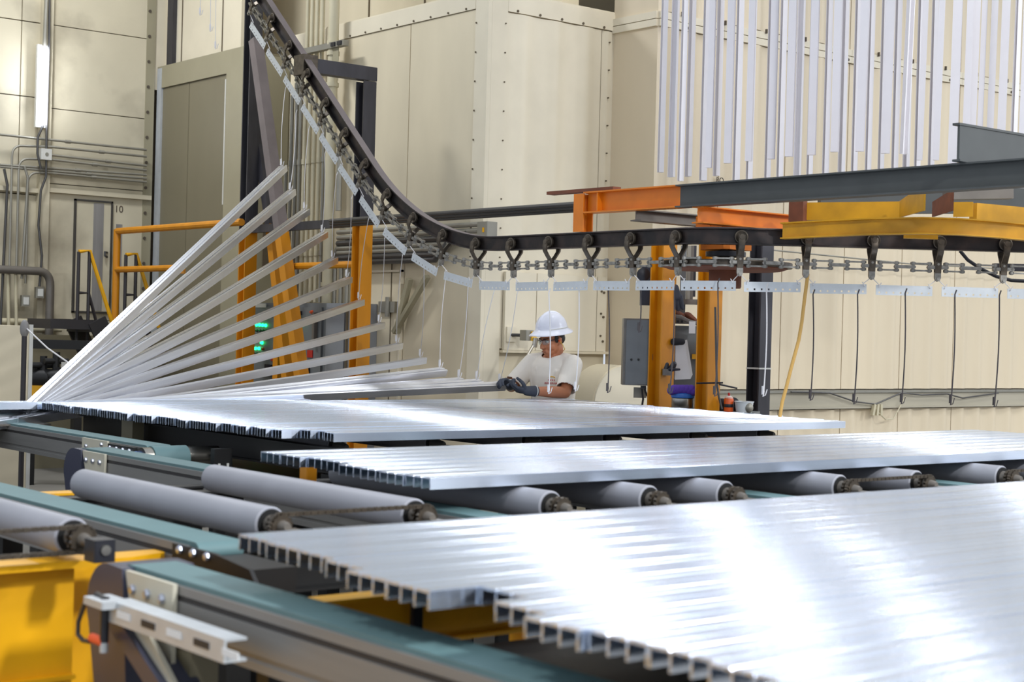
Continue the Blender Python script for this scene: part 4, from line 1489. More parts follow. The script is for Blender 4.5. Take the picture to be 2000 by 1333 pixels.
# yellow curved guard rail --------------------------------------------------
cv = [on_d(1529, 452, 9.75), on_d(1600, 448, 9.6), on_d(1700, 443, 9.45), on_d(1800, 441, 9.35), on_d(1870, 443, 9.35), on_d(1940, 448, 9.4), on_d(2010, 455, 9.5), on_d(2080, 462, 9.7)]
zc2 = sum(p.z for p in cv[:5]) / 5
yr = thing('curved_rail', 'yellow curved I-beam rail in front of the black rail at right', 'rail', (cv[3].x, cv[3].y, zc2))
fr2 = []
pts = []
for k in range(len(cv) - 1):
    for j in range(5):
        pts.append(cv[k].lerp(cv[k + 1], j / 5))
for k, p in enumerate(pts):
    t = (pts[min(k + 2, len(pts) - 1)] - pts[max(k - 2, 0)])
    t.z = 0
    t.normalize()
    q = p.copy()
    q.z = zc2 + (p.z - zc2) * .9
    sd = t.cross(Z).normalized()
    fr2.append((q, sd, Z))
part('beam', MB().sweep(iprof(.07, .10, .008), fr2), 'gold', yr, 30)


def plate(px0, px1, py0, py1, D0, D1, th=.012):
    """upright plate between two points on the floor plan"""
    a, b = on_d(px0, py1, D0), on_d(px1, py1, D1)
    za, zb2 = on_d(px0, py0, D0).z, a.z
    b.z = a.z
    return a, b, za, zb2


a, b, z1, z0 = plate(1544, 1758, 397, 431, 10.0, 9.7)
single('channel_beam', MB().beam((a.x, a.y, (z0 + z1) / 2), (b.x, b.y, (z0 + z1) / 2), .06, z1 - z0), 'gold', 'straight yellow channel above the curved yellow rail', 'beam', sharp=0)
a, b, z1, z0 = plate(1544, 1572, 395, 432, 9.95, 9.9)
single('end_plate', MB().beam((a.x, a.y, (z0 + z1) / 2), (b.x, b.y, (z0 + z1) / 2), .07, z1 - z0 + .012), 'rust', 'rusty red end plate at the left of the yellow channel', 'plate', sharp=0)
a, b, z1, z0 = plate(1900, 2060, 397, 437, 9.9, 10.3)
single('channel_beam', MB().beam((a.x, a.y, (z0 + z1) / 2), (b.x, b.y, (z0 + z1) / 2), .06, z1 - z0), 'gold', 'yellow channel above the curved rail at the right edge', 'beam', sharp=0)
for (x0, x1, y0, y1, d0_, d1_, m, lab) in ((1758, 1805, 383, 425, 9.55, 9.0, 'gold', 'yellow gusset plate standing between curved rail and charcoal beam'), (1822, 1860, 385, 424, 9.7, 9.2, 'rust', 'red brown gusset plate right of the yellow gusset'), (1862, 1900, 395, 424, 9.9, 9.85, 'gold', 'short yellow web plate between gusset and right channel')):
    a, b, z1, z0 = plate(x0, x1, y0, y1, d0_, d1_)
    mb = MB()
    d = (b - a)
    d.z = 0
    nrm = d.normalized().cross(Z)
    vs = []
    for off in (-.006, .006):
        o_ = nrm * off
        vs += [Vector((a.x, a.y, z0)) + o_, Vector((b.x, b.y, z0)) + o_, Vector((b.x, b.y, z1 + (.0 if m != 'gold' or x0 > 1850 else .02))) + o_, Vector((a.x, a.y, z1 - (.03 if x0 < 1850 else 0))) + o_]
    mb.add(vs, [(0, 1, 2, 3), (7, 6, 5, 4), (0, 4, 5, 1), (1, 5, 6, 2), (2, 6, 7, 3), (3, 7, 4, 0)])
    single('gusset_plate', mb, m, lab, 'plate', sharp=0)
a = on_d(1790, 456, 9.6)
single('spacer_block', MB().beam(on_d(1765, 461, 9.55), on_d(1832, 463, 9.5), .05, .03), 'gold', 'small yellow block under the curved yellow rail', 'block', sharp=0)
a, b = on_d(1845, 378, 10.2), on_d(1975, 376, 10.2)
single('channel_beam', MB().beam(a, b, .10, .085), 'steel_plate', 'blue grey steel channel below the deep H-beam', 'beam', sharp=0)
single('cable', MB().tube([on_d(x, y, 10.6) for x, y in ((1875, 490), (1890, 508), (1915, 525), (1945, 540), (1975, 548), (2010, 550))], .012, 8), 'black', 'black cable drooping behind the chain at the right edge', 'cable')
a, b = on_d(1940, 522, 10.9), on_d(2020, 524, 10.9)
single('steel_pipe', MB().beam(a, b, .06, .05), 'dark_post', 'dark bar behind the chain at the right edge', 'bar', sharp=0)
a, b = on_y(1500, 488, YW - .3), on_y(2010, 528, YW - .3)
single('cable', MB().tube([a, a.lerp(b, .5) - Z * .03, b], .008, 6), 'conduit', 'thin grey cable stretched along the corrugated wall', 'cable')
# cables along the wall tray
a = [on_y(x, y, YW - .1) for x, y in ((1545, 766), (1620, 768), (1670, 785), (1710, 790), (1760, 768), (1800, 772), (1850, 770), (1880, 778), (1950, 768))]
single('cable', MB().tube(a, .008, 6), 'conduit_dark', 'dark green cable looping along the grey wall tray', 'cable')
a = [on_y(x, y, YW - .1) for x, y in ((1708, 792), (1714, 805), (1730, 820), (1745, 818), (1755, 800), (1768, 775))]
single('cable', MB().tube(a, .007, 6), 'conduit_cream', 'pale cable loop hanging below the wall tray', 'cable')
for k in range(3):
    a = on_y(1708 + k * 6, 790, YW - .1)
    b = on_y(1704 + k * 8, 812, YW - .1)
    single('clip', MB().beam(a, b, .03, .03), 'conduit_cream', f'pale clip under the wall tray, {ordn[k]} of three', 'clip', 'clips under the wall tray', sharp=0)

# ================================================================== BELT CONVEYORS
ZB = 1.0


def belt_conveyor(x0, x1, ya, yb, label, legs=()):
    """narrow teal belt running in y on an aluminium profile"""
    t = thing('belt_conveyor', label, 'conveyor', ((x0 + x1) / 2, ya, 0))
    prof = []
    r = .028
    for k in range(9):
        a = R(90 - k * 22.5)
        prof.append((yb - r + math.cos(a) * r, ZB - r + math.sin(a) * r))
    for k in range(9):
        a = R(270 - k * 22.5)
        prof.append((ya + r + math.cos(a) * r, ZB - r + math.sin(a) * r))
    part('belt', MB().prism([(y, z) for y, z in prof], (x0 + .004, 0, 0), (x1 - .004, 0, 0), Vector((0, 1, 0)), Z), 'belt', t, 30)
    a, b = x0 - .006, x1 + .006
    h0, h1 = ZB - .012, ZB - .15
    sec = [(a, h0), (a, h0 - .022), (a + .006, h0 - .024), (a + .006, h0 - .036), (a, h0 - .038), (a, h1 + .036), (a + .006, h1 + .034), (a + .006, h1 + .022), (a, h1 + .02), (a, h1),
           (b, h1), (b, h1 + .02), (b - .006, h1 + .022), (b - .006, h1 + .034), (b, h1 + .036), (b, h0 - .038), (b - .006, h0 - .036), (b - .006, h0 - .024), (b, h0 - .022), (b, h0)]
    part('profile', MB().prism(sec, (0, ya + .05, 0), (0, yb - .05, 0), Vector((1, 0, 0)), Z), 'profile', t, 0)
    part('slot_cover', MB().box((a + .002, ya + .05, h0 - .035), (b - .002, yb - .05, h0 - .025)), 'groove', t, 0)
    for y in legs:
        part('leg', MB().beam((a + .05, y, 0), (a + .05, y, h1), .05, .05), 'blacksteel', t, 0)
    return t


def bolts(parent, pts, r=.011, d=(-1, 0, 0), m='bolt'):
    d = Vector(d)
    for p in pts:
        p = Vector(p)
        part('bolt', MB().lathe([(r, 0), (r, .006), (r * .8, .010), (r * .25, .011)], p, d, 8), m, parent)


A = belt_conveyor(3.60, 3.74, 7.32, 11.5, 'teal belt conveyor at far left ending in a shiny drum', (7.4, 9.5))
B = belt_conveyor(3.245, 3.385, 1.2, 7.32, 'teal belt conveyor starting at a black cap behind the rollers', (4.9, 6.9))
Cb = belt_conveyor(2.14, 2.29, 4.02, 8.6, 'teal belt conveyor passing in front of the long grey rollers', (4.6, 6.4))
Db = belt_conveyor(1.80, 1.94, -.4, 3.78, 'teal belt conveyor in the foreground running out at the bottom', (3.1, 1.2))
belt_conveyor(4.69, 4.83, 1.2, 6.4, 'teal belt glimpsed between rollers right of the middle layer centre', (4.5,))
belt_conveyor(5.90, 6.04, 1.2, 6.4, 'teal belt glimpsed between rollers near the right edge', (4.5,))
# far end drum of A
part('drum', MB().cyl((3.56, 7.3, .935), (3.98, 7.3, .935), .058, 28), 'steel', A)
part('drum_belt', MB().cyl((3.61, 7.3, .935), (3.80, 7.3, .935), .064, 28), 'belt', A)
part('end_plate', MB().box((3.565, 7.40, .89), (3.585, 7.70, .985)), 'blacksteel', A, 0)
bolts(A, [(3.565, 7.44 + k * .075, .965) for k in range(4)])
part('motor_cap', MB().lathe([(.03, 0), (.03, .03), (.02, .035)], (3.565, 7.36, .94), (-1, 0, 0), 12), 'blue', A)
part('cover_plate', MB().box((3.58, 7.74, .86), (3.592, 8.05, .992)), 'plate', A, 0)
bolts(A, [(3.58, 7.80, .97), (3.58, 7.99, .95)])
# black drive caps and bolt plates of B and D


def drive_end(t, x0, x1, y, s=1.0):
    rr = .115 * s
    prf = [(y + .0, ZB - .005)]
    for k in range(10):
        a = R(90 - k * 13)
        prf.append((y + .09 * s + math.cos(a) * rr, ZB - .002 - rr + math.sin(a) * rr))
    prf += [(y + .10 * s + rr * .2, ZB - .42 * s), (y - .05, ZB - .42 * s)]
    part('drive_cover', MB().prism(prf, (x0 - .03, 0, 0), (x1 + .03, 0, 0), Vector((0, 1, 0)), Z), 'capgrey', t, 30)
    part('bolt_plate', MB().prism([(y - .0, ZB - .008), (y - .26 * s, ZB - .008), (y - .26 * s, ZB - .22 * s), (y - .08, ZB - .22 * s)], (x0 - .022, 0, 0), (x0 - .010, 0, 0), Vector((0, 1, 0)), Z), 'plate', t, 0)
    bolts(t, [(x0 - .022, y - .05 - k * .08 * s, ZB - .05) for k in range(3)], .013)
    part('set_screw', MB().lathe([(.016, 0), (.016, .014), (.006, .02)], (x0 - .022, y - .05, ZB - .14 * s), (-1, 0, 0), 10), 'black', t)


drive_end(B, 3.245, 3.385, 7.24, .95)
drive_end(Db, 1.80, 1.94, 3.72, 1.0)
# end of C
part('end_plate', MB().prism([(4.14, .988), (3.90, .988), (3.70, .97), (3.64, .91), (3.80, .88), (4.14, .88)], (2.122, 0, 0), (2.134, 0, 0), Vector((0, 1, 0)), Z), 'blacksteel', Cb, 0)
bolts(Cb, [(2.122, 4.09 - k * .08, .975) for k in range(3)], .013)
part('nose_block', MB().box((2.134, 3.72, .90), (2.28, 4.0, .965)), 'blacksteel', Cb, 0)
# sensor bracket on D
c0, c1 = on_x(222, 1172, 1.70), on_x(449, 1226, 1.70)
zc = c1.z + .0
dirv = (c1 - c0).normalized()
se = thing('sensor_bracket', 'galvanised slotted channel holding a sensor beside the foreground belt', 'bracket', (1.70, c1.y, c1.z - .05))
hh = .052
part('channel', MB().prism([(-.028, 0), (.028, 0), (.028, -.006), (-.022, -.006), (-.022, -hh + .006), (.028, -hh + .006), (.028, -hh), (-.028, -hh)], (1.715, c0.y, c0.z), (1.715, c1.y, c0.z), Vector((1, 0, 0)), Z), 'galv', se, 0)
for k in range(5):
    y = c0.y - (.08 + k * .13) * 1
    part('slot', MB().box((1.685, y - .04, c0.z - .034), (1.688, y + .03, c0.z - .018)), 'groove' if k % 2 else 'paper', se, 0)
s0 = on_x(205, 1175, 1.68)
part('clamp', MB().cbox((1.65, s0.y - .05, s0.z - .012), (1.72, s0.y + .06, s0.z + .006)), 'galv', se)
part('sensor', MB().cyl((1.68, s0.y, s0.z - .10), (1.68, s0.y, s0.z + .01), .011, 12), 'black', se)
part('connector', MB().cyl((1.68, s0.y, s0.z - .125), (1.68, s0.y, s0.z - .10), .010, 10), 'galv', se)
cp = on_x(192, 1251, 1.68)
part('plug', MB().cyl((1.68, cp.y + .035, cp.z), (1.68, cp.y - .035, cp.z), .012, 12), 'plug', se)
P = [on_x(x, y, 1.68) for x, y in ((205, 1170), (190, 1160), (165, 1180), (153, 1215), (152, 1240), (162, 1252), (175, 1254))]
part('cable', MB().tube(P, .006, 8), 'conduit_dark', se)
yb0, yb1 = on_x(255, 1215, 1.75), on_x(335, 1340, 1.75)
sa = thing('diagonal_support', 'black angled support arm under the foreground belt drive', 'support', (1.76, yb1.y, 0))
part('arm', MB().beam((1.77, yb0.y + .05, yb0.z), (1.77, yb1.y, yb1.z - .02), .05, .10, (1, 0, 0)), 'capgrey', sa, 0)
part('face_plate', MB().prism([(yb0.y - .02, yb0.z - .0), (yb0.y - .10, yb0.z - .0), (yb1.y - .12, yb1.z - .05), (yb1.y - .02, yb1.z - .05)], (1.74, 0, 0), (1.752, 0, 0), Vector((0, 1, 0)), Z), 'plate', sa, 0)
lp = on_x(385, 1290, 1.84)
single('square_post', MB().beam((1.84, lp.y, 0), (1.84, lp.y, .86), .075, .075), 'olive', 'olive square post under the foreground belt', 'post', sharp=0)

# ================================================================== ROLLER BEDS
ZR, RR = 1.022, .0525


def sprocket(x, y, z, r=.038, th=.012, teeth=14):
    pr = []
    for k in range(teeth * 2):
        a = math.pi * k / teeth
        q = r if k % 2 else r * .86
        pr.append((math.cos(a) * q, math.sin(a) * q))
    return MB().prism(pr, (x, y - th, z), (x, y, z), Vector((1, 0, 0)), Z)


def roller(x, y0, y1, label, group, rr=RR, spr=True, bearing=False):
    t = thing('roller', label, 'roller', (x, y0, ZR - rr), group)
    part('sleeve', MB().lathe([(rr - .004, 0), (rr, .004), (rr, y1 - y0 - .004), (rr - .004, y1 - y0)], (x, y0, ZR), (0, 1, 0), 40), 'roller', t, 40)
    part('end_disc', MB().lathe([(rr * .86, -.004), (rr * .86, .002), (.02, .002)], (x, y0 - .001, ZR), (0, 1, 0), 32), 'blacksteel', t, 40)
    part('hub', MB().lathe([(.012, -.10), (.016, -.09), (.024, -.035), (.028, -.012), (.030, 0)], (x, y0, ZR), (0, 1, 0), 20), 'steel_plate', t, 40)
    if spr:
        sp = sprocket(x, y0 - .03, ZR)
        for s_ in sprocket(x, y0 - .055, ZR).f:
            pass
        part('sprocket', sp, 'trolley', t, 0)
        part('sprocket', sprocket(x, y0 - .058, ZR), 'trolley', t, 0)
    if bearing:
        part('bearing_block', MB().cbox((x - .030, y0 - .21, ZR - .045), (x + .030, y0 - .14, ZR + .015)), 'black', t)
        part('shaft_end', MB().cyl((x, y0 - .216, ZR - .012), (x, y0 - .21, ZR - .012), .014, 14), 'steel', t)
    else:
        part('axle_bracket', MB().box((x - .012, y0 - .17, ZR - .02), (x + .035, y0 - .08, ZR - .005)), 'steel_plate', t, 0)
    return t


def drive_chain(xa, xb, y, label, r=.034):
    mb = MB()
    L = xb - xa
    n = int(L / .0127)
    for sgn in (1, -1):
        for k in range(n):
            x = xa + (k + .5) * L / n
            mb.cyl((x, y - .006, ZR + sgn * r), (x, y + .006, ZR + sgn * r), .0055, 6)
            if k % 2 == 0:
                for dy in (-.007, .007):
                    mb.box((x - .010, y + dy - .001, ZR + sgn * r - .006), (x + .010, y + dy + .001, ZR + sgn * r + .006))
            else:
                mb.box((x - .009, y - .004, ZR + sgn * r - .0045), (x + .009, y + .004, ZR + sgn * r + .0045))
    for xc, a0 in ((xa, 90), (xb, -90)):
        for k in range(11):
            a = R(a0 + 180 * k / 10)
            mb.cyl((xc + r * math.cos(a), y - .007, ZR + r * math.sin(a)), (xc + r * math.cos(a), y + .007, ZR + r * math.sin(a)), .009, 6)
    return single('drive_chain', mb, 'trolley', label, 'chain', kind='stuff', sharp=0)


rx_ = [1.83, 2.455, 2.985, 3.56, 4.03, 4.43, 5.10, 5.60, 6.22, 6.72, 7.4]
rl_ = ['short view grey roller at the left edge behind the yellow beam', 'long grey roller nearest the camera, in front of its pair', 'long grey roller behind the first long one',
       'first grey roller end showing under the middle layer', 'second grey roller end under the middle layer, with bright hub', 'third grey roller end under the middle layer',
       'fourth grey roller end under the middle layer, chained to the right', 'fifth grey roller end under the middle layer', 'sixth grey roller end under the middle layer, chained to the right', 'last grey roller end at the right edge', 'grey roller beyond the right edge']
for i, (x, lab) in enumerate(zip(rx_, rl_)):
    roller(x, 4.16, 5.50, lab, 'rollers of the middle bed', bearing=(i == 0))
roller(1.36, 4.16, 5.5, 'grey roller beyond the left edge of the middle bed', 'rollers of the middle bed')
drive_chain(1.36, 1.83, 4.10, 'drive chain leading to the left edge roller')
drive_chain(2.455, 2.985, 4.10, 'drive chain joining the two long grey rollers')
drive_chain(5.10, 5.60, 4.10, 'drive chain joining fourth and fifth roller ends')
drive_chain(6.22, 6.72, 4.10, 'drive chain joining the roller ends at the right edge')
for i, x in enumerate((2.45, 2.98, 3.56, 4.03, 4.5, 5.1)):
    roller(x, 1.25, 3.05, f'grey roller under the front layer, {ordn[i]} from left', 'rollers under the front layer', spr=False)
for i, x in enumerate((4.35, 4.95, 5.6, 6.2, 6.9, 7.5)):
    roller(x, 6.75, 9.1, f'grey roller under the far layer, {ordn[i]} from left', 'rollers under the far layer', spr=False)
# frames
YF = 4.22
yf = thing('conveyor_bed', 'bright yellow machine frame with flanged beam at the lower left', 'frame', (.6, YF, 0))
part('top_flange', MB().prism([(-1.2, YF - .075), (2.0, YF - .075), (2.124, YF - .03), (2.124, YF + .035), (-1.2, YF + .035)], (0, 0, .936), (0, 0, .956), Vector((1, 0, 0)), Vector((0, 1, 0))), 'yellow', yf, 0)
part('web_plate', MB().box((-1.2, YF - .008, 0), (1.86, YF + .008, .942)), 'yellow', yf, 0)
part('rear_plate', MB().box((1.8, YF + .16, 0), (2.12, YF + .176, .93)), 'yellow', yf, 0)
part('lower_flange', MB().box((-1.2, YF - .035, .62), (1.86, YF + .0, .632)), 'yellow', yf, 0)
SEG = [(2.32, 3.21), (3.42, 4.66), (4.87, 5.87), (6.08, 8.2)]
for y, zz, m, lab in ((4.24, .94, 'blacksteel', 'dark steel beam under the near ends of the middle rollers'), (5.66, .955, 'blacksteel', 'beam painted shade-dark under the far ends of the middle rollers'),  # far-end beam coloured black for the shade showing between the rollers
                      (6.0, .94, 'blacksteel', 'dark steel beam under the front of the far layer')):
    for k, (xa, xb) in enumerate(SEG):
        t = thing('cross_beam', lab + f', {nth_(k + 1)} piece from left', 'beam', ((xa + xb) / 2, y, 0))
        part('web', MB().ibeam((xa, y, zz - .07), (xb, y, zz - .07), .08, .14, .009), m, t, 0)
        part('leg', MB().beam((xa + .06, y, 0), (xa + .06, y, zz - .14), .08, .08), m, t, 0)
        part('leg', MB().beam((xb - .06, y, 0), (xb - .06, y, zz - .14), .08, .08), m, t, 0)
single('beam_stub', MB().ibeam((2.315, 5.80, .90), (2.55, 5.80, .90), .09, .12, .009), 'yellow', 'short yellow beam stub left of the first long roller', 'beam', sharp=0)
t = thing('cross_beam', 'yellow beam showing under the end of the front layer', 'beam', (2.6, 3.42, 0))
part('web', MB().ibeam((2.12, 3.42, .86), (2.92, 3.42, .86), .08, .14, .009), 'yellow', t, 0)
part('leg', MB().beam((2.2, 3.42, 0), (2.2, 3.42, .79), .08, .08), 'yellow', t, 0)
part('leg', MB().beam((2.86, 3.42, 0), (2.86, 3.42, .79), .08, .08), 'yellow', t, 0)
part('joint_plate', MB().box((2.42, 3.365, .78), (2.45, 3.38, .93)), 'black', t, 0)
single('cross_beam', MB().ibeam((2.0, 1.12, .76), (8, 1.12, .76), .08, .14, .009), 'blacksteel', 'dark beam under the near ends of the front rollers', 'beam', sharp=0)
fb = thing('side_beam', 'dark side beam under the left ends of the far layer', 'beam', (4.10, 7.6, 0))
part('web', MB().ibeam((4.10, 6.16, .985), (4.10, 9.2, .985), .07, .12, .008), 'blacksteel', fb, 0)
for y in (6.4, 8.4):
    part('leg', MB().beam((4.10, y, 0), (4.10, y, .92), .07, .07), 'blacksteel', fb, 0)
bk = on_z(245, 828, 1.0)
part('angle_bracket', MB().box((3.98, 8.28, .93), (4.05, 8.42, 1.06)), 'olive', fb, 0)
part('bracket_foot', MB().box((3.92, 8.24, .925), (4.05, 8.46, .934)), 'olive', fb, 0)
bolts(fb, [(3.95, 8.28, .934), (3.95, 8.42, .934)], .012, (0, 0, 1))
for k, (xa, xb, ya, yb, lab) in enumerate(((2.05, 3.2, 1.28, 3.3, 'front left'), (3.43, 4.65, 1.28, 3.3, 'front middle'), (4.88, 8.2, 1.28, 3.3, 'front right'),
                                           (4.88, 8.2, 4.5, 5.5, 'middle right'), (3.43, 4.65, 4.5, 5.5, 'middle'), (4.2, 8.2, 6.9, 9.1, 'far'))):
    t = thing('bounce_shield', f'added light-blocking black deck plate under the {lab} rollers', 'shield', ((xa + xb) / 2, (ya + yb) / 2, 0))  # black plates added to keep floor bounce off the bar ends
    part('plate', MB().box((xa, ya, .78), (xb, yb, .79)), 'blacksteel', t, 0)
    for x in (xa + .06, xb - .06):
        for y in (ya + .06, yb - .06):
            part('leg', MB().beam((x, y, 0), (x, y, .78), .06, .06), 'blacksteel', t, 0)
# reflective sheet beneath the pulled-out bars
single('slide_sheet', MB().box((1.2, 9.1, .985), (3.85, 9.75, .995)), 'steel_plate', 'grey steel slide sheet under the pulled out bars at left', 'sheet', sharp=0)
single('slide_stand', MB().box((1.3, 9.6, 0), (3.7, 9.7, .985)), 'blacksteel', 'black stand carrying the grey slide sheet', 'stand', sharp=0)
# slotted upright under the far layer
sp = on_d(433, 880, 7.9)
su = thing('slotted_upright', 'black slotted steel upright under the far layer', 'upright', (sp.x, sp.y, 0))
part('angle', MB().box((sp.x - .05, sp.y - .02, 0), (sp.x + .05, sp.y + .02, 1.0)), 'blacksteel', su, 0)
vw = -_f
for k in range(7):
    z = .9 - k * .05
    for dx in (-.024, .024):
        part('slot', MB().box((sp.x + dx - .006, sp.y - .024, z), (sp.x + dx + .006, sp.y - .02, z + .028)), 'conduit_white', su, 0)
p1_ = on_d(476, 890, 11.8)
single('yellow_leg', MB().beam((p1_.x, p1_.y, 0), (p1_.x, p1_.y, 1.0), .10, .10), 'amber', 'amber square leg seen through the gap under the far layer', 'leg', sharp=0)
p1_ = on_d(600, 925, 6.6)
single('cardboard_block', MB().cbox((p1_.x - .02, p1_.y - .03, p1_.z - .05), (p1_.x + .03, p1_.y + .03, p1_.z + .03)), 'amber', 'small amber block under the end of the middle layer', 'block')
# ================================================================== STUFF AROUND THE AMBER POSTS
D3 = 11.75
a, b = on_d(1221, 622, D3), on_d(1274, 754, D3)
w_ = (b - a)
sdv = Vector((math.sin(YAW), -math.cos(YAW), 0))
fwd = Vector((math.cos(YAW), math.sin(YAW), 0))


def face_box(px0, px1, py0, py1, D, depth, c=0.0):
    """box with its front face square to the aisle, at the given distance"""
    a, b = on_d(px0, py0, D), on_d(px1, py1, D)
    z1, z0 = a.z, b.z
    q = []
    a2, b2 = Vector((a.x, a.y, 0)), Vector((b.x, b.y, 0))
    for z in (z0, z1):
        for p in (a2, b2, b2 + fwd * depth, a2 + fwd * depth):
            q.append((p.x, p.y, z))
    return MB().add(q, [(0, 3, 2, 1), (4, 5, 6, 7), (0, 1, 5, 4), (1, 2, 6, 5), (2, 3, 7, 6), (3, 0, 4, 7)])


sb = thing('steel_box', 'grey steel wall box with two doors on the left amber post', 'box', (a.x, a.y, b.z))
part('shell', face_box(1219, 1275, 622, 754, D3, .18), 'steel_plate', sb, 0)
part('door', face_box(1224, 1244, 625, 752, D3 - .012, .012), 'cab', sb, 0)
part('door', face_box(1246, 1272, 625, 752, D3 - .014, .014), 'cab', sb, 0)
for px, py in ((1233, 703), (1247, 703), (1249, 632)):
    p = on_d(px, py, D3 - .016)
    part('screw', MB().cyl(p, p - fwd * .006, .009, 8), 'blacksteel', sb)
part('latch', face_box(1271, 1275, 692, 704, D3 - .03, .03), 'black', sb, 0)
part('gland', face_box(1252, 1262, 754, 760, D3 + .05, .05), 'black', sb, 0)
for k in range(2):
    p, q = on_d(1254 + k * 5, 760, D3 + .08), on_d(1253 + k * 16, 800, D3 + .08)
    part('cable', MB().tube([p, p.lerp(q, .5) + sdv * .01, q], .008, 6), 'black', sb)
part('angle_plate', face_box(1238, 1262, 757, 778, D3 + .14, .02), 'conduit', sb, 0)
nb = thing('black_enclosure', 'dark navy enclosure with round knob behind the left amber post', 'box', on_d(1268, 597, D3 + .2))
part('shell', face_box(1254, 1284, 520, 597, D3 + .2, .14), 'navy', nb, 0)
p = on_d(1256, 537, D3 + .12)
part('knob', MB().lathe([(.045, 0), (.05, .01), (.05, .04), (.03, .05)], p, -fwd, 20), 'black', nb)
part('yellow_latch', face_box(1274, 1278, 570, 590, D3 + .18, .02), 'yellow', nb, 0)
# strut rails and plate between the posts
rk = thing('strut_assembly', 'grey strut rails and back plate between the two amber posts', 'frame', on_d(1345, 760, 11.9))
for (x0, x1, y0, y1, m) in ((1331, 1338, 480, 620, 'cab'), (1343, 1347, 480, 590, 'conduit'), (1349, 1353, 480, 590, 'steel_plate'), (1355, 1358, 480, 580, 'dark_post')):
    part('rail', face_box(x0, x1, y0, y1, 11.9, .03), m, rk, 0)
part('cross_strut', face_box(1316, 1376, 584, 596, 11.86, .03), 'steel_plate', rk, 0)
part('cross_strut', face_box(1316, 1368, 622, 634, 11.86, .03), 'steel_plate', rk, 0)
for x in (1322, 1330, 1362):
    part('hole', face_box(x, x + 4, 588 if x > 1350 else 626, 593 if x > 1350 else 631, 11.855, .004), 'black', rk, 0)
part('back_plate', face_box(1314, 1364, 636, 1050, 11.95, .02), 'cab', rk, 0)
part('side_clip', face_box(1352, 1366, 692, 702, 11.9, .03), 'yellow', rk, 0)
# gloves hung up, rods on shelf, paper, holder, jug
gl = thing('hung_gloves', 'pair of dark work gloves hung between the amber posts', 'gloves', on_d(1325, 606, 11.7))
g_ = MB()
for x, y, dx, dy in ((1319, 572, -1, 32), (1323, 575, 2, 30), (1328, 580, 5, 22), (1316, 575, -1, 30)):
    g_.cap(on_d(x, y, 11.7), on_d(x + dx, y + dy, 11.7), .022, .014, 10)
part('fingers', g_, 'glove', gl)
part('cuff', MB().cap(on_d(1320, 562, 11.7), on_d(1322, 580, 11.7), .022, .034, 12), 'glove', gl)
single('bent_rod', MB().tube([on_d(x, y, 11.72) for x, y in ((1316, 618), (1330, 620), (1345, 628), (1360, 632), (1370, 635))], .016, 10), 'steel_plate', 'bent grey rod lying across the strut shelf', 'rod')
single('shelf_bundle', MB().cap(on_d(1318, 612, 11.78), on_d(1334, 618, 11.78), .045, .03, 14, .7).cap(on_d(1345, 618, 11.78), on_d(1354, 624, 11.78), .04, .03, 14, .7), 'rust', 'brown bundle of rags on the strut shelf behind the rod', 'rags')
single('paper_tag', face_box(1346, 1358, 628, 652, 11.7, .004), 'paper', 'small pale tag hanging from the bent rod', 'tag', sharp=0)
pp = thing('paper_sheets', 'thick sheaf of white paper hung between the amber posts', 'paper', on_d(1333, 742, 11.7))
for k in range(5):
    a = [on_d(x, y, 11.74 - k * .012) for x, y in ((1316 + k, 672 + k), (1342 - k, 664 + k * 2), (1353 - k, 733 + k * 2), (1314 + k * 1, 738 + k))]
    q = [p + fwd * .004 for p in a]
    part('sheet', MB().add(a + q, [(0, 1, 2, 3), (7, 6, 5, 4), (0, 4, 5, 1), (1, 5, 6, 2), (2, 6, 7, 3), (3, 7, 4, 0)]), 'paper', pp, 0)
part('clip', MB().cap(on_d(1317, 668, 11.66), on_d(1332, 668, 11.66), .028, .024, 12), 'cloth_black', pp)
hd_ = thing('post_holder', 'small grey bracket with black tools on the left amber post', 'bracket', on_d(1305, 735, 11.55))
part('cup', face_box(1295, 1312, 721, 734, 11.56, .08), 'steel_plate', hd_, 0)
part('tool', MB().cap(on_d(1301, 722, 11.58), on_d(1303, 712, 11.58), .02, .014, 10).cap(on_d(1312, 720, 11.58), on_d(1316, 712, 11.58), .026, .022, 10).cap(on_d(1308, 722, 11.56), on_d(1327, 722, 11.56), .012, .008, 8), 'black', hd_)
jg = on_d(1333, 800, 11.45)
jt = thing('insulated_jug', 'steel insulated jug with blue lid and handle', 'jug', (jg.x, jg.y, on_d(1333, 800, 11.45).z))
zj0, zj1, zj2 = on_d(1333, 800, 11.45).z, on_d(1333, 777, 11.45).z, on_d(1333, 764, 11.45).z
part('body', MB().lathe([(.078, 0), (.082, .01), (.082, zj1 - zj0 - .005), (.078, zj1 - zj0)], (jg.x, jg.y, zj0), Z, 32), 'steel', jt, 30)
part('lid', MB().lathe([(.084, 0), (.086, .01), (.082, .028), (.060, zj2 - zj1), (.02, zj2 - zj1 + .003)], (jg.x, jg.y, zj1), Z, 32), 'blue', jt, 30)
h0 = Vector((jg.x, jg.y, zj1 + .02)) + sdv * .06
part('handle', MB().tube([h0, h0 + sdv * .055 + Z * .005, h0 + sdv * .085 - Z * .02, h0 + sdv * .09 - Z * .06, h0 + sdv * .085 - Z * .13], .013, 10), 'blue', jt)
pc_ = MB()
for k in range(6):
    x = 1312 + k * 8
    pc_.cap(on_d(x, 763 - 1.2 * math.sin(k), 11.4), on_d(x + 6, 761 + (3 if k == 5 else 0), 11.4), .034, .034, 12)
single('purple_cloth', pc_, 'purple', 'folded purple cloth lying on the blue jug lid', 'cloth')
tb = thing('side_table', 'low shelf board carrying jug, spray can and rags behind the bars', 'shelf', (jg.x + .3, jg.y, 0))
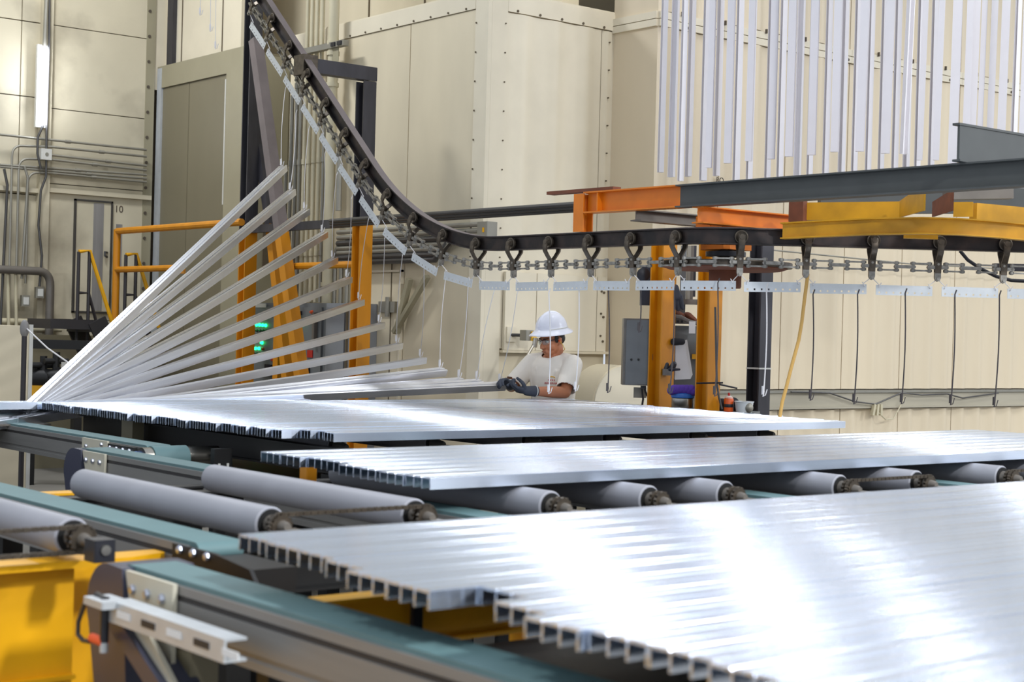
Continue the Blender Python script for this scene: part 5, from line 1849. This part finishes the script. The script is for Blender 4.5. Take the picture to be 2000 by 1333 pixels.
ta, tb_ = on_d(1300, 802, 11.5), on_d(1475, 806, 11.3)
part('board', MB().beam((ta.x, ta.y, zj0 - .015), (tb_.x + .02, tb_.y, zj0 - .015), .30, .03), 'cab', tb, 0)
for p in (ta, tb_):
    part('leg', MB().beam((p.x, p.y, 0), (p.x, p.y, zj0 - .03), .04, .04), 'blacksteel', tb, 0)
sc = on_d(1423, 800, 11.3)
zc0, zc1 = zj0, on_d(1423, 778, 11.3).z
ct = thing('spray_can', 'orange labelled spray can beside the black rags', 'can', (sc.x, sc.y, zc0))
part('body', MB().lathe([(.033, 0), (.034, .004), (.034, zc1 - zc0 - .01), (.026, zc1 - zc0 + .008), (.014, zc1 - zc0 + .012)], (sc.x, sc.y, zc0), Z, 24), 'orange_can', ct, 30)
part('label_band', MB().lathe([(.0345, 0), (.035, .002), (.035, .022), (.0345, .024)], (sc.x, sc.y, zc0 + .03), Z, 24), 'black', ct, 30)
part('dome', MB().lathe([(.031, 0), (.022, .012), (.012, .016)], (sc.x, sc.y, zc1), Z, 24), 'conduit_white', ct, 30)
part('nozzle', MB().lathe([(.009, 0), (.009, .02), (.006, .024)], (sc.x, sc.y, zc1 + .014), Z, 12), 'red', ct)
rg = MB()
for x, y, r_ in ((1400, 795, .05), (1410, 788, .05), (1395, 799, .035), (1432, 786, .05), (1437, 795, .05), (1405, 798, .045)):
    rg.ell(on_d(x, y, 11.4), (r_, r_ * .8, r_ * .7), Matrix.Rotation(random.uniform(0, 3), 3, 'Z'))
single('black_rag', rg, 'cloth_black', 'heap of black rags around the spray can', 'rag')
cu = on_d(1453, 802, 11.25)
cp_ = thing('plastic_tub', 'cloudy clear plastic tub left of the dark post', 'tub', (cu.x, cu.y, zj0))
part('tub', MB().lathe([(.055, 0), (.066, .07), (.07, .072), (.07, .078), (.064, .078), (.052, .006)], (cu.x, cu.y, zj0), Z, 24), 'clear', cp_, 30)
part('crumpled_wrap', MB().ell((cu.x, cu.y, zj0 + .05), (.05, .045, .03)).ell(on_d(1463, 797, 11.2), (.03, .03, .035)), 'conduit', cp_)
for k, (q0, q1) in enumerate((((1360, 749), (1412, 748)), ((1404, 751), (1440, 759)))):
    single('thin_rod', MB().cyl(on_d(*q0, 11.1), on_d(*q1, 11.1), .006, 8), 'black', ('short' if k else 'long') + ' thin black rod projecting by the right amber post', 'rod')
P = [on_d(x, y, 11.2) for x, y in ((1397, 600), (1399, 700), (1400, 750), (1404, 775), (1410, 800))]
single('cord', MB().tube(P, .008, 6), 'conduit_dark', 'dark cord running down the right amber post', 'cord')
# grey bundle behind lifted bars near the second amber post
sc_ = on_d(740, 760, 12.6)
gb = MB()
for k in range(6):
    gb.cap(on_d(705 + k * 9, 752 - (k % 3) * 4, 12.6), on_d(722 + k * 9, 762 - (k % 2) * 3, 12.5), .04, .03, 10)
single('wrapped_bundle', gb, 'conduit', 'grey wrapped bundle behind the lowest lifted bars', 'bundle')
dg_ = MB().beam(on_x(800, 545, XB - .06), on_x(775, 650, XB - .06), .05, .05).beam(on_x(835, 540, XB - .07), on_x(770, 650, XB - .07), .05, .04)
single('leaning_bar', dg_, 'olive_trim', 'beige bar leaning against the oven side door', 'bar', sharp=0)

# ================================================================== WORKER
PO = Vector((8.06, 9.42, 0))
FW_ = Vector((-.961, -.276, 0)).normalized()
LF = Vector((.276, -.961, 0)).normalized()
ROT = Matrix((LF, FW_, Z)).transposed()


def L(l, f, z):
    return PO + LF * l + FW_ * f + Z * z


def remesh(name, mb, voxel, m, parent, smooth=2, factor=.5):
    me = mb.mesh(name, world_org(parent), 0)
    o = bpy.data.objects.new(name, me)
    COL.objects.link(o)
    r = o.modifiers.new('r', 'REMESH')
    r.mode = 'VOXEL'
    r.voxel_size = voxel
    s = o.modifiers.new('s', 'SMOOTH')
    s.iterations = smooth
    s.factor = factor
    dg = bpy.context.evaluated_depsgraph_get()
    me2 = bpy.data.meshes.new_from_object(o.evaluated_get(dg))
    o.modifiers.clear()
    o.data = me2
    bpy.data.meshes.remove(me)
    me2.shade_smooth()
    me2.materials.clear()
    me2.materials.append(M[m])
    o.parent = parent
    return o


pn = thing('person', 'worker in white T-shirt and white hard hat handling a bar end', 'person', PO)
# joints
SHL, SHR = L(.185, .03, 1.375), L(-.185, .03, 1.375)
ELL, ELR = L(.235, .20, 1.165), L(-.265, .20, 1.19)
WRL, WRR = L(.085, .475, 1.175), L(-.10, .455, 1.215)
HIL, HIR = L(.10, 0, .93), L(-.10, 0, .93)
KNL, KNR = L(.11, .03, .50), L(-.11, .03, .50)
ANL, ANR = L(.12, -.02, .09), L(-.12, -.02, .09)


def torso(mb, g=0.0):
    # stacked elliptical sections
    sec = [(.88, .165, .115), (.98, .168, .122), (1.08, .160, .118), (1.18, .170, .122), (1.28, .182, .125), (1.36, .185, .112), (1.41, .140, .090), (1.445, .075, .070)]
    o = len(mb.v)
    n = 28
    for z, a, b in sec:
        for k in range(n):
            t = 2 * math.pi * k / n
            mb.v.append(L((a + g) * math.cos(t), .01 + (b + g) * math.sin(t), z))
    for i in range(len(sec) - 1):
        for k in range(n):
            mb.f.append((o + i * n + k, o + i * n + (k + 1) % n, o + (i + 1) * n + (k + 1) % n, o + (i + 1) * n + k))
    mb.f.append(tuple(o + k for k in range(n))[::-1])
    e = o + (len(sec) - 1) * n
    mb.f.append(tuple(e + k for k in range(n)))


# head frame: x = his left, y = forward, z = up, origin between the eyes' level and the ears
HC = L(.0, .055, 1.565)
HR = ROT @ Matrix.Rotation(R(-14 * -1), 3, 'Z') @ Matrix.Rotation(R(-13), 3, 'X')


def H(x, y, z):
    return HC + HR @ Vector((x, y, z))


body = MB()
torso(body)
body.cap(L(0, .005, 1.40), HC + HR @ Vector((0, -.035, -.08)), .062, .058, 18)
# head
body.ell(H(0, -.018, .035), (.078, .102, .10), HR)
body.ell(H(0, .012, -.035), (.069, .078, .088), HR)
body.ell(H(0, .035, -.085), (.050, .052, .042), HR)
body.ell(H(0, .058, -.112), (.026, .026, .020), HR)
body.ell(H(.042, .05, -.045), (.028, .030, .030), HR)
body.ell(H(-.042, .05, -.045), (.028, .030, .030), HR)
body.cap(H(0, .082, .0), H(0, .106, -.040), .010, .013, 12)
body.ell(H(0, .112, -.044), (.013, .013, .010), HR)
for s in (-1, 1):
    body.ell(H(s * .014, .101, -.047), (.009, .011, .008), HR)
    body.ell(H(s * .034, .075, .020), (.026, .014, .009), HR)
    ear = H(s * .083, -.012, -.010)
    body.ell(ear, (.010, .020, .031), HR @ Matrix.Rotation(s * .35, 3, 'Z'))
    body.ell(H(s * .079, -.006, -.036), (.008, .010, .011), HR)
body.ell(H(0, .088, -.073), (.024, .012, .007), HR)
body.ell(H(0, .086, -.086), (.021, .012, .008), HR)
# arms
for sh, el, wr in ((SHL, ELL, WRL), (SHR, ELR, WRR)):
    body.cap(sh, el, .056, .044, 16)
    body.cap(el, el.lerp(wr, .35), .044, .045, 16)
    body.cap(el.lerp(wr, .35), wr, .045, .029, 16)
# hands with fingers are built inside the gloves; legs
for hi, kn, an in ((HIL, KNL, ANL), (HIR, KNR, ANR)):
    body.cap(hi, kn, .085, .058, 16)
    body.cap(kn, an, .056, .038, 16)
remesh('body', body, .0058, 'skin', pn, 3, .5)

# shirt: loose torso, short sleeves, neckline open
sh_ = MB()
torso(sh_, .016)
for s, sh, el in ((1, SHL, ELL), (-1, SHR, ELR)):
    sh_.cap(L(s * .10, .01, 1.40), sh, .062, .072, 18)
    sh_.cap(sh, sh.lerp(el, .84), .076, .074, 18)
# folds
for (p, q, r_) in ((L(.10, .13, 1.32), L(.02, .135, 1.10), .012), (L(-.08, .125, 1.34), L(-.03, .14, 1.12), .012), (L(.17, .10, 1.33), L(.12, .12, 1.20), .012), (L(-.15, .10, 1.30), L(-.10, .12, 1.05), .014),
                   (L(.20, .12, 1.36), L(.27, .14, 1.22), .012), (L(.06, .14, 1.05), L(-.05, .14, .98), .013), (L(-.20, .11, 1.36), L(-.26, .13, 1.24), .012)):
    sh_.cap(p, q, r_, r_ * .7, 10)
sho = remesh('shirt', sh_, .0075, 'shirt', pn, 3, .5)
# cut the sleeve ends and neck hole by removing faces beyond the cuffs
import bmesh


def cut(o, tests):
    bm = bmesh.new()
    bm.from_mesh(o.data)
    org = world_org(o)
    kill = [f for f in bm.faces if any(t(f.calc_center_median() + org) for t in tests)]
    bmesh.ops.delete(bm, geom=kill, context='FACES')
    bm.to_mesh(o.data)
    bm.free()
    so = o.modifiers.new('thick', 'SOLIDIFY')
    so.thickness = .004
    so.offset = 1


def beyond(sh, el, t, rad=.16):
    d = (el - sh).normalized()
    ln = (el - sh).length

    def f(c):
        v = c - sh
        k = v.dot(d)
        return k > ln * t and (v - d * k).length < rad and abs((c - PO).dot(LF)) > .17
    return f


neck = L(0, .025, 1.462)


def neckf(c):
    v = c - neck
    return c.z > 1.40 and (v - Z * v.z).length < .088 and c.z > 1.425 - .25 * max(0, (c - PO).dot(FW_) - .02)


cut(sho, [beyond(SHL, ELL, .86), beyond(SHR, ELR, .86), neckf, lambda c: c.z < .885])
part('collar', MB().tube([L(.086 * math.cos(R(a)), .012 + .086 * math.sin(R(a)), 1.436 - .022 * max(0, math.sin(R(a)))) for a in range(0, 361, 15)], .007, 8), 'shirt', pn)
# chest print
def on_chest(l, z):
    a, b = .176 + .018, .124 + .02
    f = .01 + b * math.sqrt(max(0, 1 - (l / a) ** 2))
    return L(l, f + .002, z)


pm = MB()
for k in range(6):
    a0, a1 = R(150 - k * 20), R(150 - k * 20 - 20)
    pm.cyl(on_chest(.075 + .026 * math.cos(a0), 1.262 + .018 * math.sin(a0)), on_chest(.075 + .026 * math.cos(a1), 1.262 + .018 * math.sin(a1)), .005, 6)
part('print', pm, 'print_yellow', pn)
pm = MB()
for row, (z, n_, dx) in enumerate(((1.252, 4, .0), (1.228, 7, -.03))):
    for k in range(n_):
        l = .05 + dx + k * .014
        pm.cyl(on_chest(l, z - .007), on_chest(l + .004 * (k % 2), z + .007), .0032, 5)
        if k % 2 == 0:
            pm.cyl(on_chest(l, z), on_chest(l + .009, z + .004), .003, 5)
part('print', pm, 'print_red', pn)

# trousers, boots
tr_ = MB()
sec = [(.99, .172, .125), (.90, .178, .130), (.82, .17, .125)]
for z, a, b in sec:
    tr_.ell(L(0, .005, z), (a, b, .07), ROT)
for hi, kn, an in ((HIL, KNL, ANL), (HIR, KNR, ANR)):
    tr_.cap(hi, kn, .098, .074, 18)
    tr_.cap(kn, an + Z * .02, .074, .066, 18)
remesh('trousers', tr_, .014, 'trouser', pn, 3, .5)
for s, an in ((1, ANL), (-1, ANR)):
    bo = MB()
    bo.cap(an + Z * .06, an - Z * .03, .058, .056, 16)
    bo.cap(an + FW_ * -.02 - Z * .045, an + FW_ * .15 - Z * .052, .044, .038, 16)
    remesh('boot', bo, .010, 'boot', pn, 2, .5)
part('belt', MB().tube([L(.176 * math.cos(R(a)), .005 + .13 * math.sin(R(a)), .955) for a in range(0, 361, 15)], .014, 8), 'black', pn)

# hard hat
HZ = .076
dome = MB()
n = 40
HRm = HR @ Matrix.Rotation(R(4), 3, 'X')


def HT(x, y, z):
    return HC + HRm @ Vector((x, y, z))


prof = [(0, .132), (.25, .129), (.5, .119), (.7, .102), (.85, .080), (.94, .054), (.985, .028), (1.0, .012), (1.04, .004), (1.20, -.006), (1.33, -.016), (1.37, -.022), (1.36, -.027), (1.30, -.022), (1.16, -.012), (1.0, -.004)]
rx, ry = .112, .136
o = len(dome.v)
for q, z in prof:
    q = max(q, .01)
    for k in range(n):
        t = 2 * math.pi * k / n
        ridge = .006 * max(0, 1 - abs(((t / (2 * math.pi) * 6) % 1) - .5) * 6) if .3 < q < .98 and z > 0 else 0
        brim = (1 + .05 * math.sin(t)) if q > 1.02 else 1
        dome.v.append(HT((rx * q + ridge) * math.cos(t) * brim, -.012 + (ry * q + ridge) * math.sin(t) * brim, HZ + z - (.010 * abs(math.cos(t)) if q > 1.1 else 0)))
for i in range(len(prof) - 1):
    for k in range(n):
        dome.f.append((o + i * n + k, o + i * n + (k + 1) % n, o + (i + 1) * n + (k + 1) % n, o + (i + 1) * n + k))
dome.f.append(tuple(o + k for k in range(n)))
hat = part('hard_hat', dome, 'hat', pn, 60)
part('crown_ridge', MB().tube([HT(0, -.012 + ry * 1.0 * math.cos(R(a)), HZ + .015 + .121 * math.sin(R(a))) for a in range(8, 173, 8)], .011, 8), 'hat', hat)
part('band', MB().tube([HT(.103 * math.cos(R(a)), -.012 + .126 * math.sin(R(a)), HZ - .012) for a in range(0, 361, 15)], .008, 8), 'black', hat)
part('rain_lip', MB().tube([HT(rx * 1.03 * math.cos(R(a)), -.012 + ry * 1.03 * math.sin(R(a)), HZ + .010) for a in range(-60, 45, 8)], .004, 6), 'conduit_white', hat)
# hair below the hat
hr = MB()
hr.ell(H(0, -.028, .030), (.082, .100, .055), HR)
hr.ell(H(0, -.06, -.005), (.068, .064, .055), HR)
part('hair', hr, 'hair', pn)
for s in (-1, 1):
    part('sideburn', MB().ell(H(s * .0765, .012, .008), (.008, .020, .030), HR), 'hair', pn)
    part('eyebrow', MB().cap(H(s * .018, .094, .022), H(s * .052, .078, .022), .005, .004, 8), 'hair', pn)
    e = part('eye', MB().ell(H(s * .033, .072, .0), (.015, .014, .011), HR), 'eyewhite', pn)
    part('iris', MB().ell(H(s * .033 - .002, .085, -.002), (.006, .003, .006), HR), 'black', e)
part('mouth', MB().cap(H(-.020, .096, -.078), H(.020, .096, -.078), .0035, .0035, 8), 'lip', pn)
for s in (1, -1):
    part('ear_plug', MB().cap(H(s * .086, .0, -.008), H(s * .100, .006, -.008), .008, .006, 10), 'plug', pn)
cd = [H(.098, .002, -.012), H(.100, -.02, -.045), H(.085, -.05, -.085), H(.03, -.08, -.11), H(-.05, -.07, -.10), H(-.095, -.01, -.03), H(-.098, .002, -.012)]
part('plug_cord', MB().tube(cd, .0025, 6), 'print_yellow', pn)
# safety glasses
gm_ = MB()
for s in (-1, 1):
    gm_.ell(H(s * .036, .096, -.004), (.030, .007, .019), HR @ Matrix.Rotation(-s * .42, 3, 'Z'))
gls = part('safety_glasses', gm_, 'lens', pn, 60)
fm_ = MB()
for s in (-1, 1):
    fm_.tube([H(s * .062, .082, .006), H(s * .082, .045, .008), H(s * .086, -.005, .012)], .003, 6)
fm_.tube([H(-.064, .084, .012), H(-.036, .101, .016), H(0, .108, .013), H(.036, .101, .016), H(.064, .084, .012)], .0028, 6)
part('frame', fm_, 'black', gls)


# gloves: palm, four fingers and thumb, curled round the bar end
def glove(wr, el, tgt, nrm, side, curl, label):
    """wr wrist, tgt knuckle centre direction, nrm palm normal (towards the held thing), side = thumb side"""
    d = (tgt - wr).normalized()
    nrm = (nrm - d * nrm.dot(d)).normalized()
    sd = d.cross(nrm).normalized()
    if sd.dot(side) < 0:
        sd = -sd
    mb = MB()
    back = (wr - el).normalized()
    mb.cap(wr - back * .055, wr + back * .012, .042, .037, 16)
    pal = wr + d * .052
    mb.ell(pal, (.052, .043, .023), Matrix((d, sd, d.cross(sd))).transposed(), 20, 12)
    kn = wr + d * .096
    lens = [(.040, .026, .021), (.045, .030, .022), (.042, .028, .021), (.034, .022, .018)]
    for i, ln in enumerate(lens):
        off = sd * (.032 - .0215 * i)
        p = kn + off - d * .008 * abs(i - 1)
        q0 = wr + d * .045 + off * .8
        ang = 0
        mb.cap(q0, p, .013, .0125, 12)
        for j, l_ in enumerate(ln):
            ang += curl[j] + .05 * i
            dd = d * math.cos(ang) + nrm * math.sin(ang)
            q = p + dd * l_
            mb.cap(p, q, .0120 - .001 * j, .0112 - .001 * j, 12)
            p = q
    t0 = wr + d * .030 + sd * .030 + nrm * .006
    t1 = t0 + (d * .5 + sd * .62 + nrm * .45).normalized() * .045
    t2 = t1 + (d * .75 + sd * .0 + nrm * .65).normalized() * .034
    t3 = t2 + (d * .75 - sd * .25 + nrm * .6).normalized() * .026
    mb.cap(t0, t1, .017, .0145, 12)
    mb.cap(t1, t2, .0145, .0125, 12)
    mb.cap(t2, t3, .0125, .011, 12)
    g = remesh('glove', mb, .0045, 'glove', pn, 2, .4)
    ring = wr - back * .060
    s_, u_ = perp(back)
    part('cuff_band', MB().tube([ring + (s_ * math.cos(R(a)) + u_ * math.sin(R(a))) * .041 for a in range(0, 361, 20)], .004, 8), 'conduit_white', g)
    return g


BE = on_y(985, 750, 9.32)          # the bar end being held
glove(WRL, ELL, BE + Vector((-.02, 0, -.025)) + FW_ * .02, Vector((-.2, .5, .75)), Z, (.55, .85, .7), 'left')
glove(WRR, ELR, BE + Vector((-.03, .05, .045)), Vector((-.1, -.35, -.8)), -LF * -1, (.5, .8, .6), 'right')
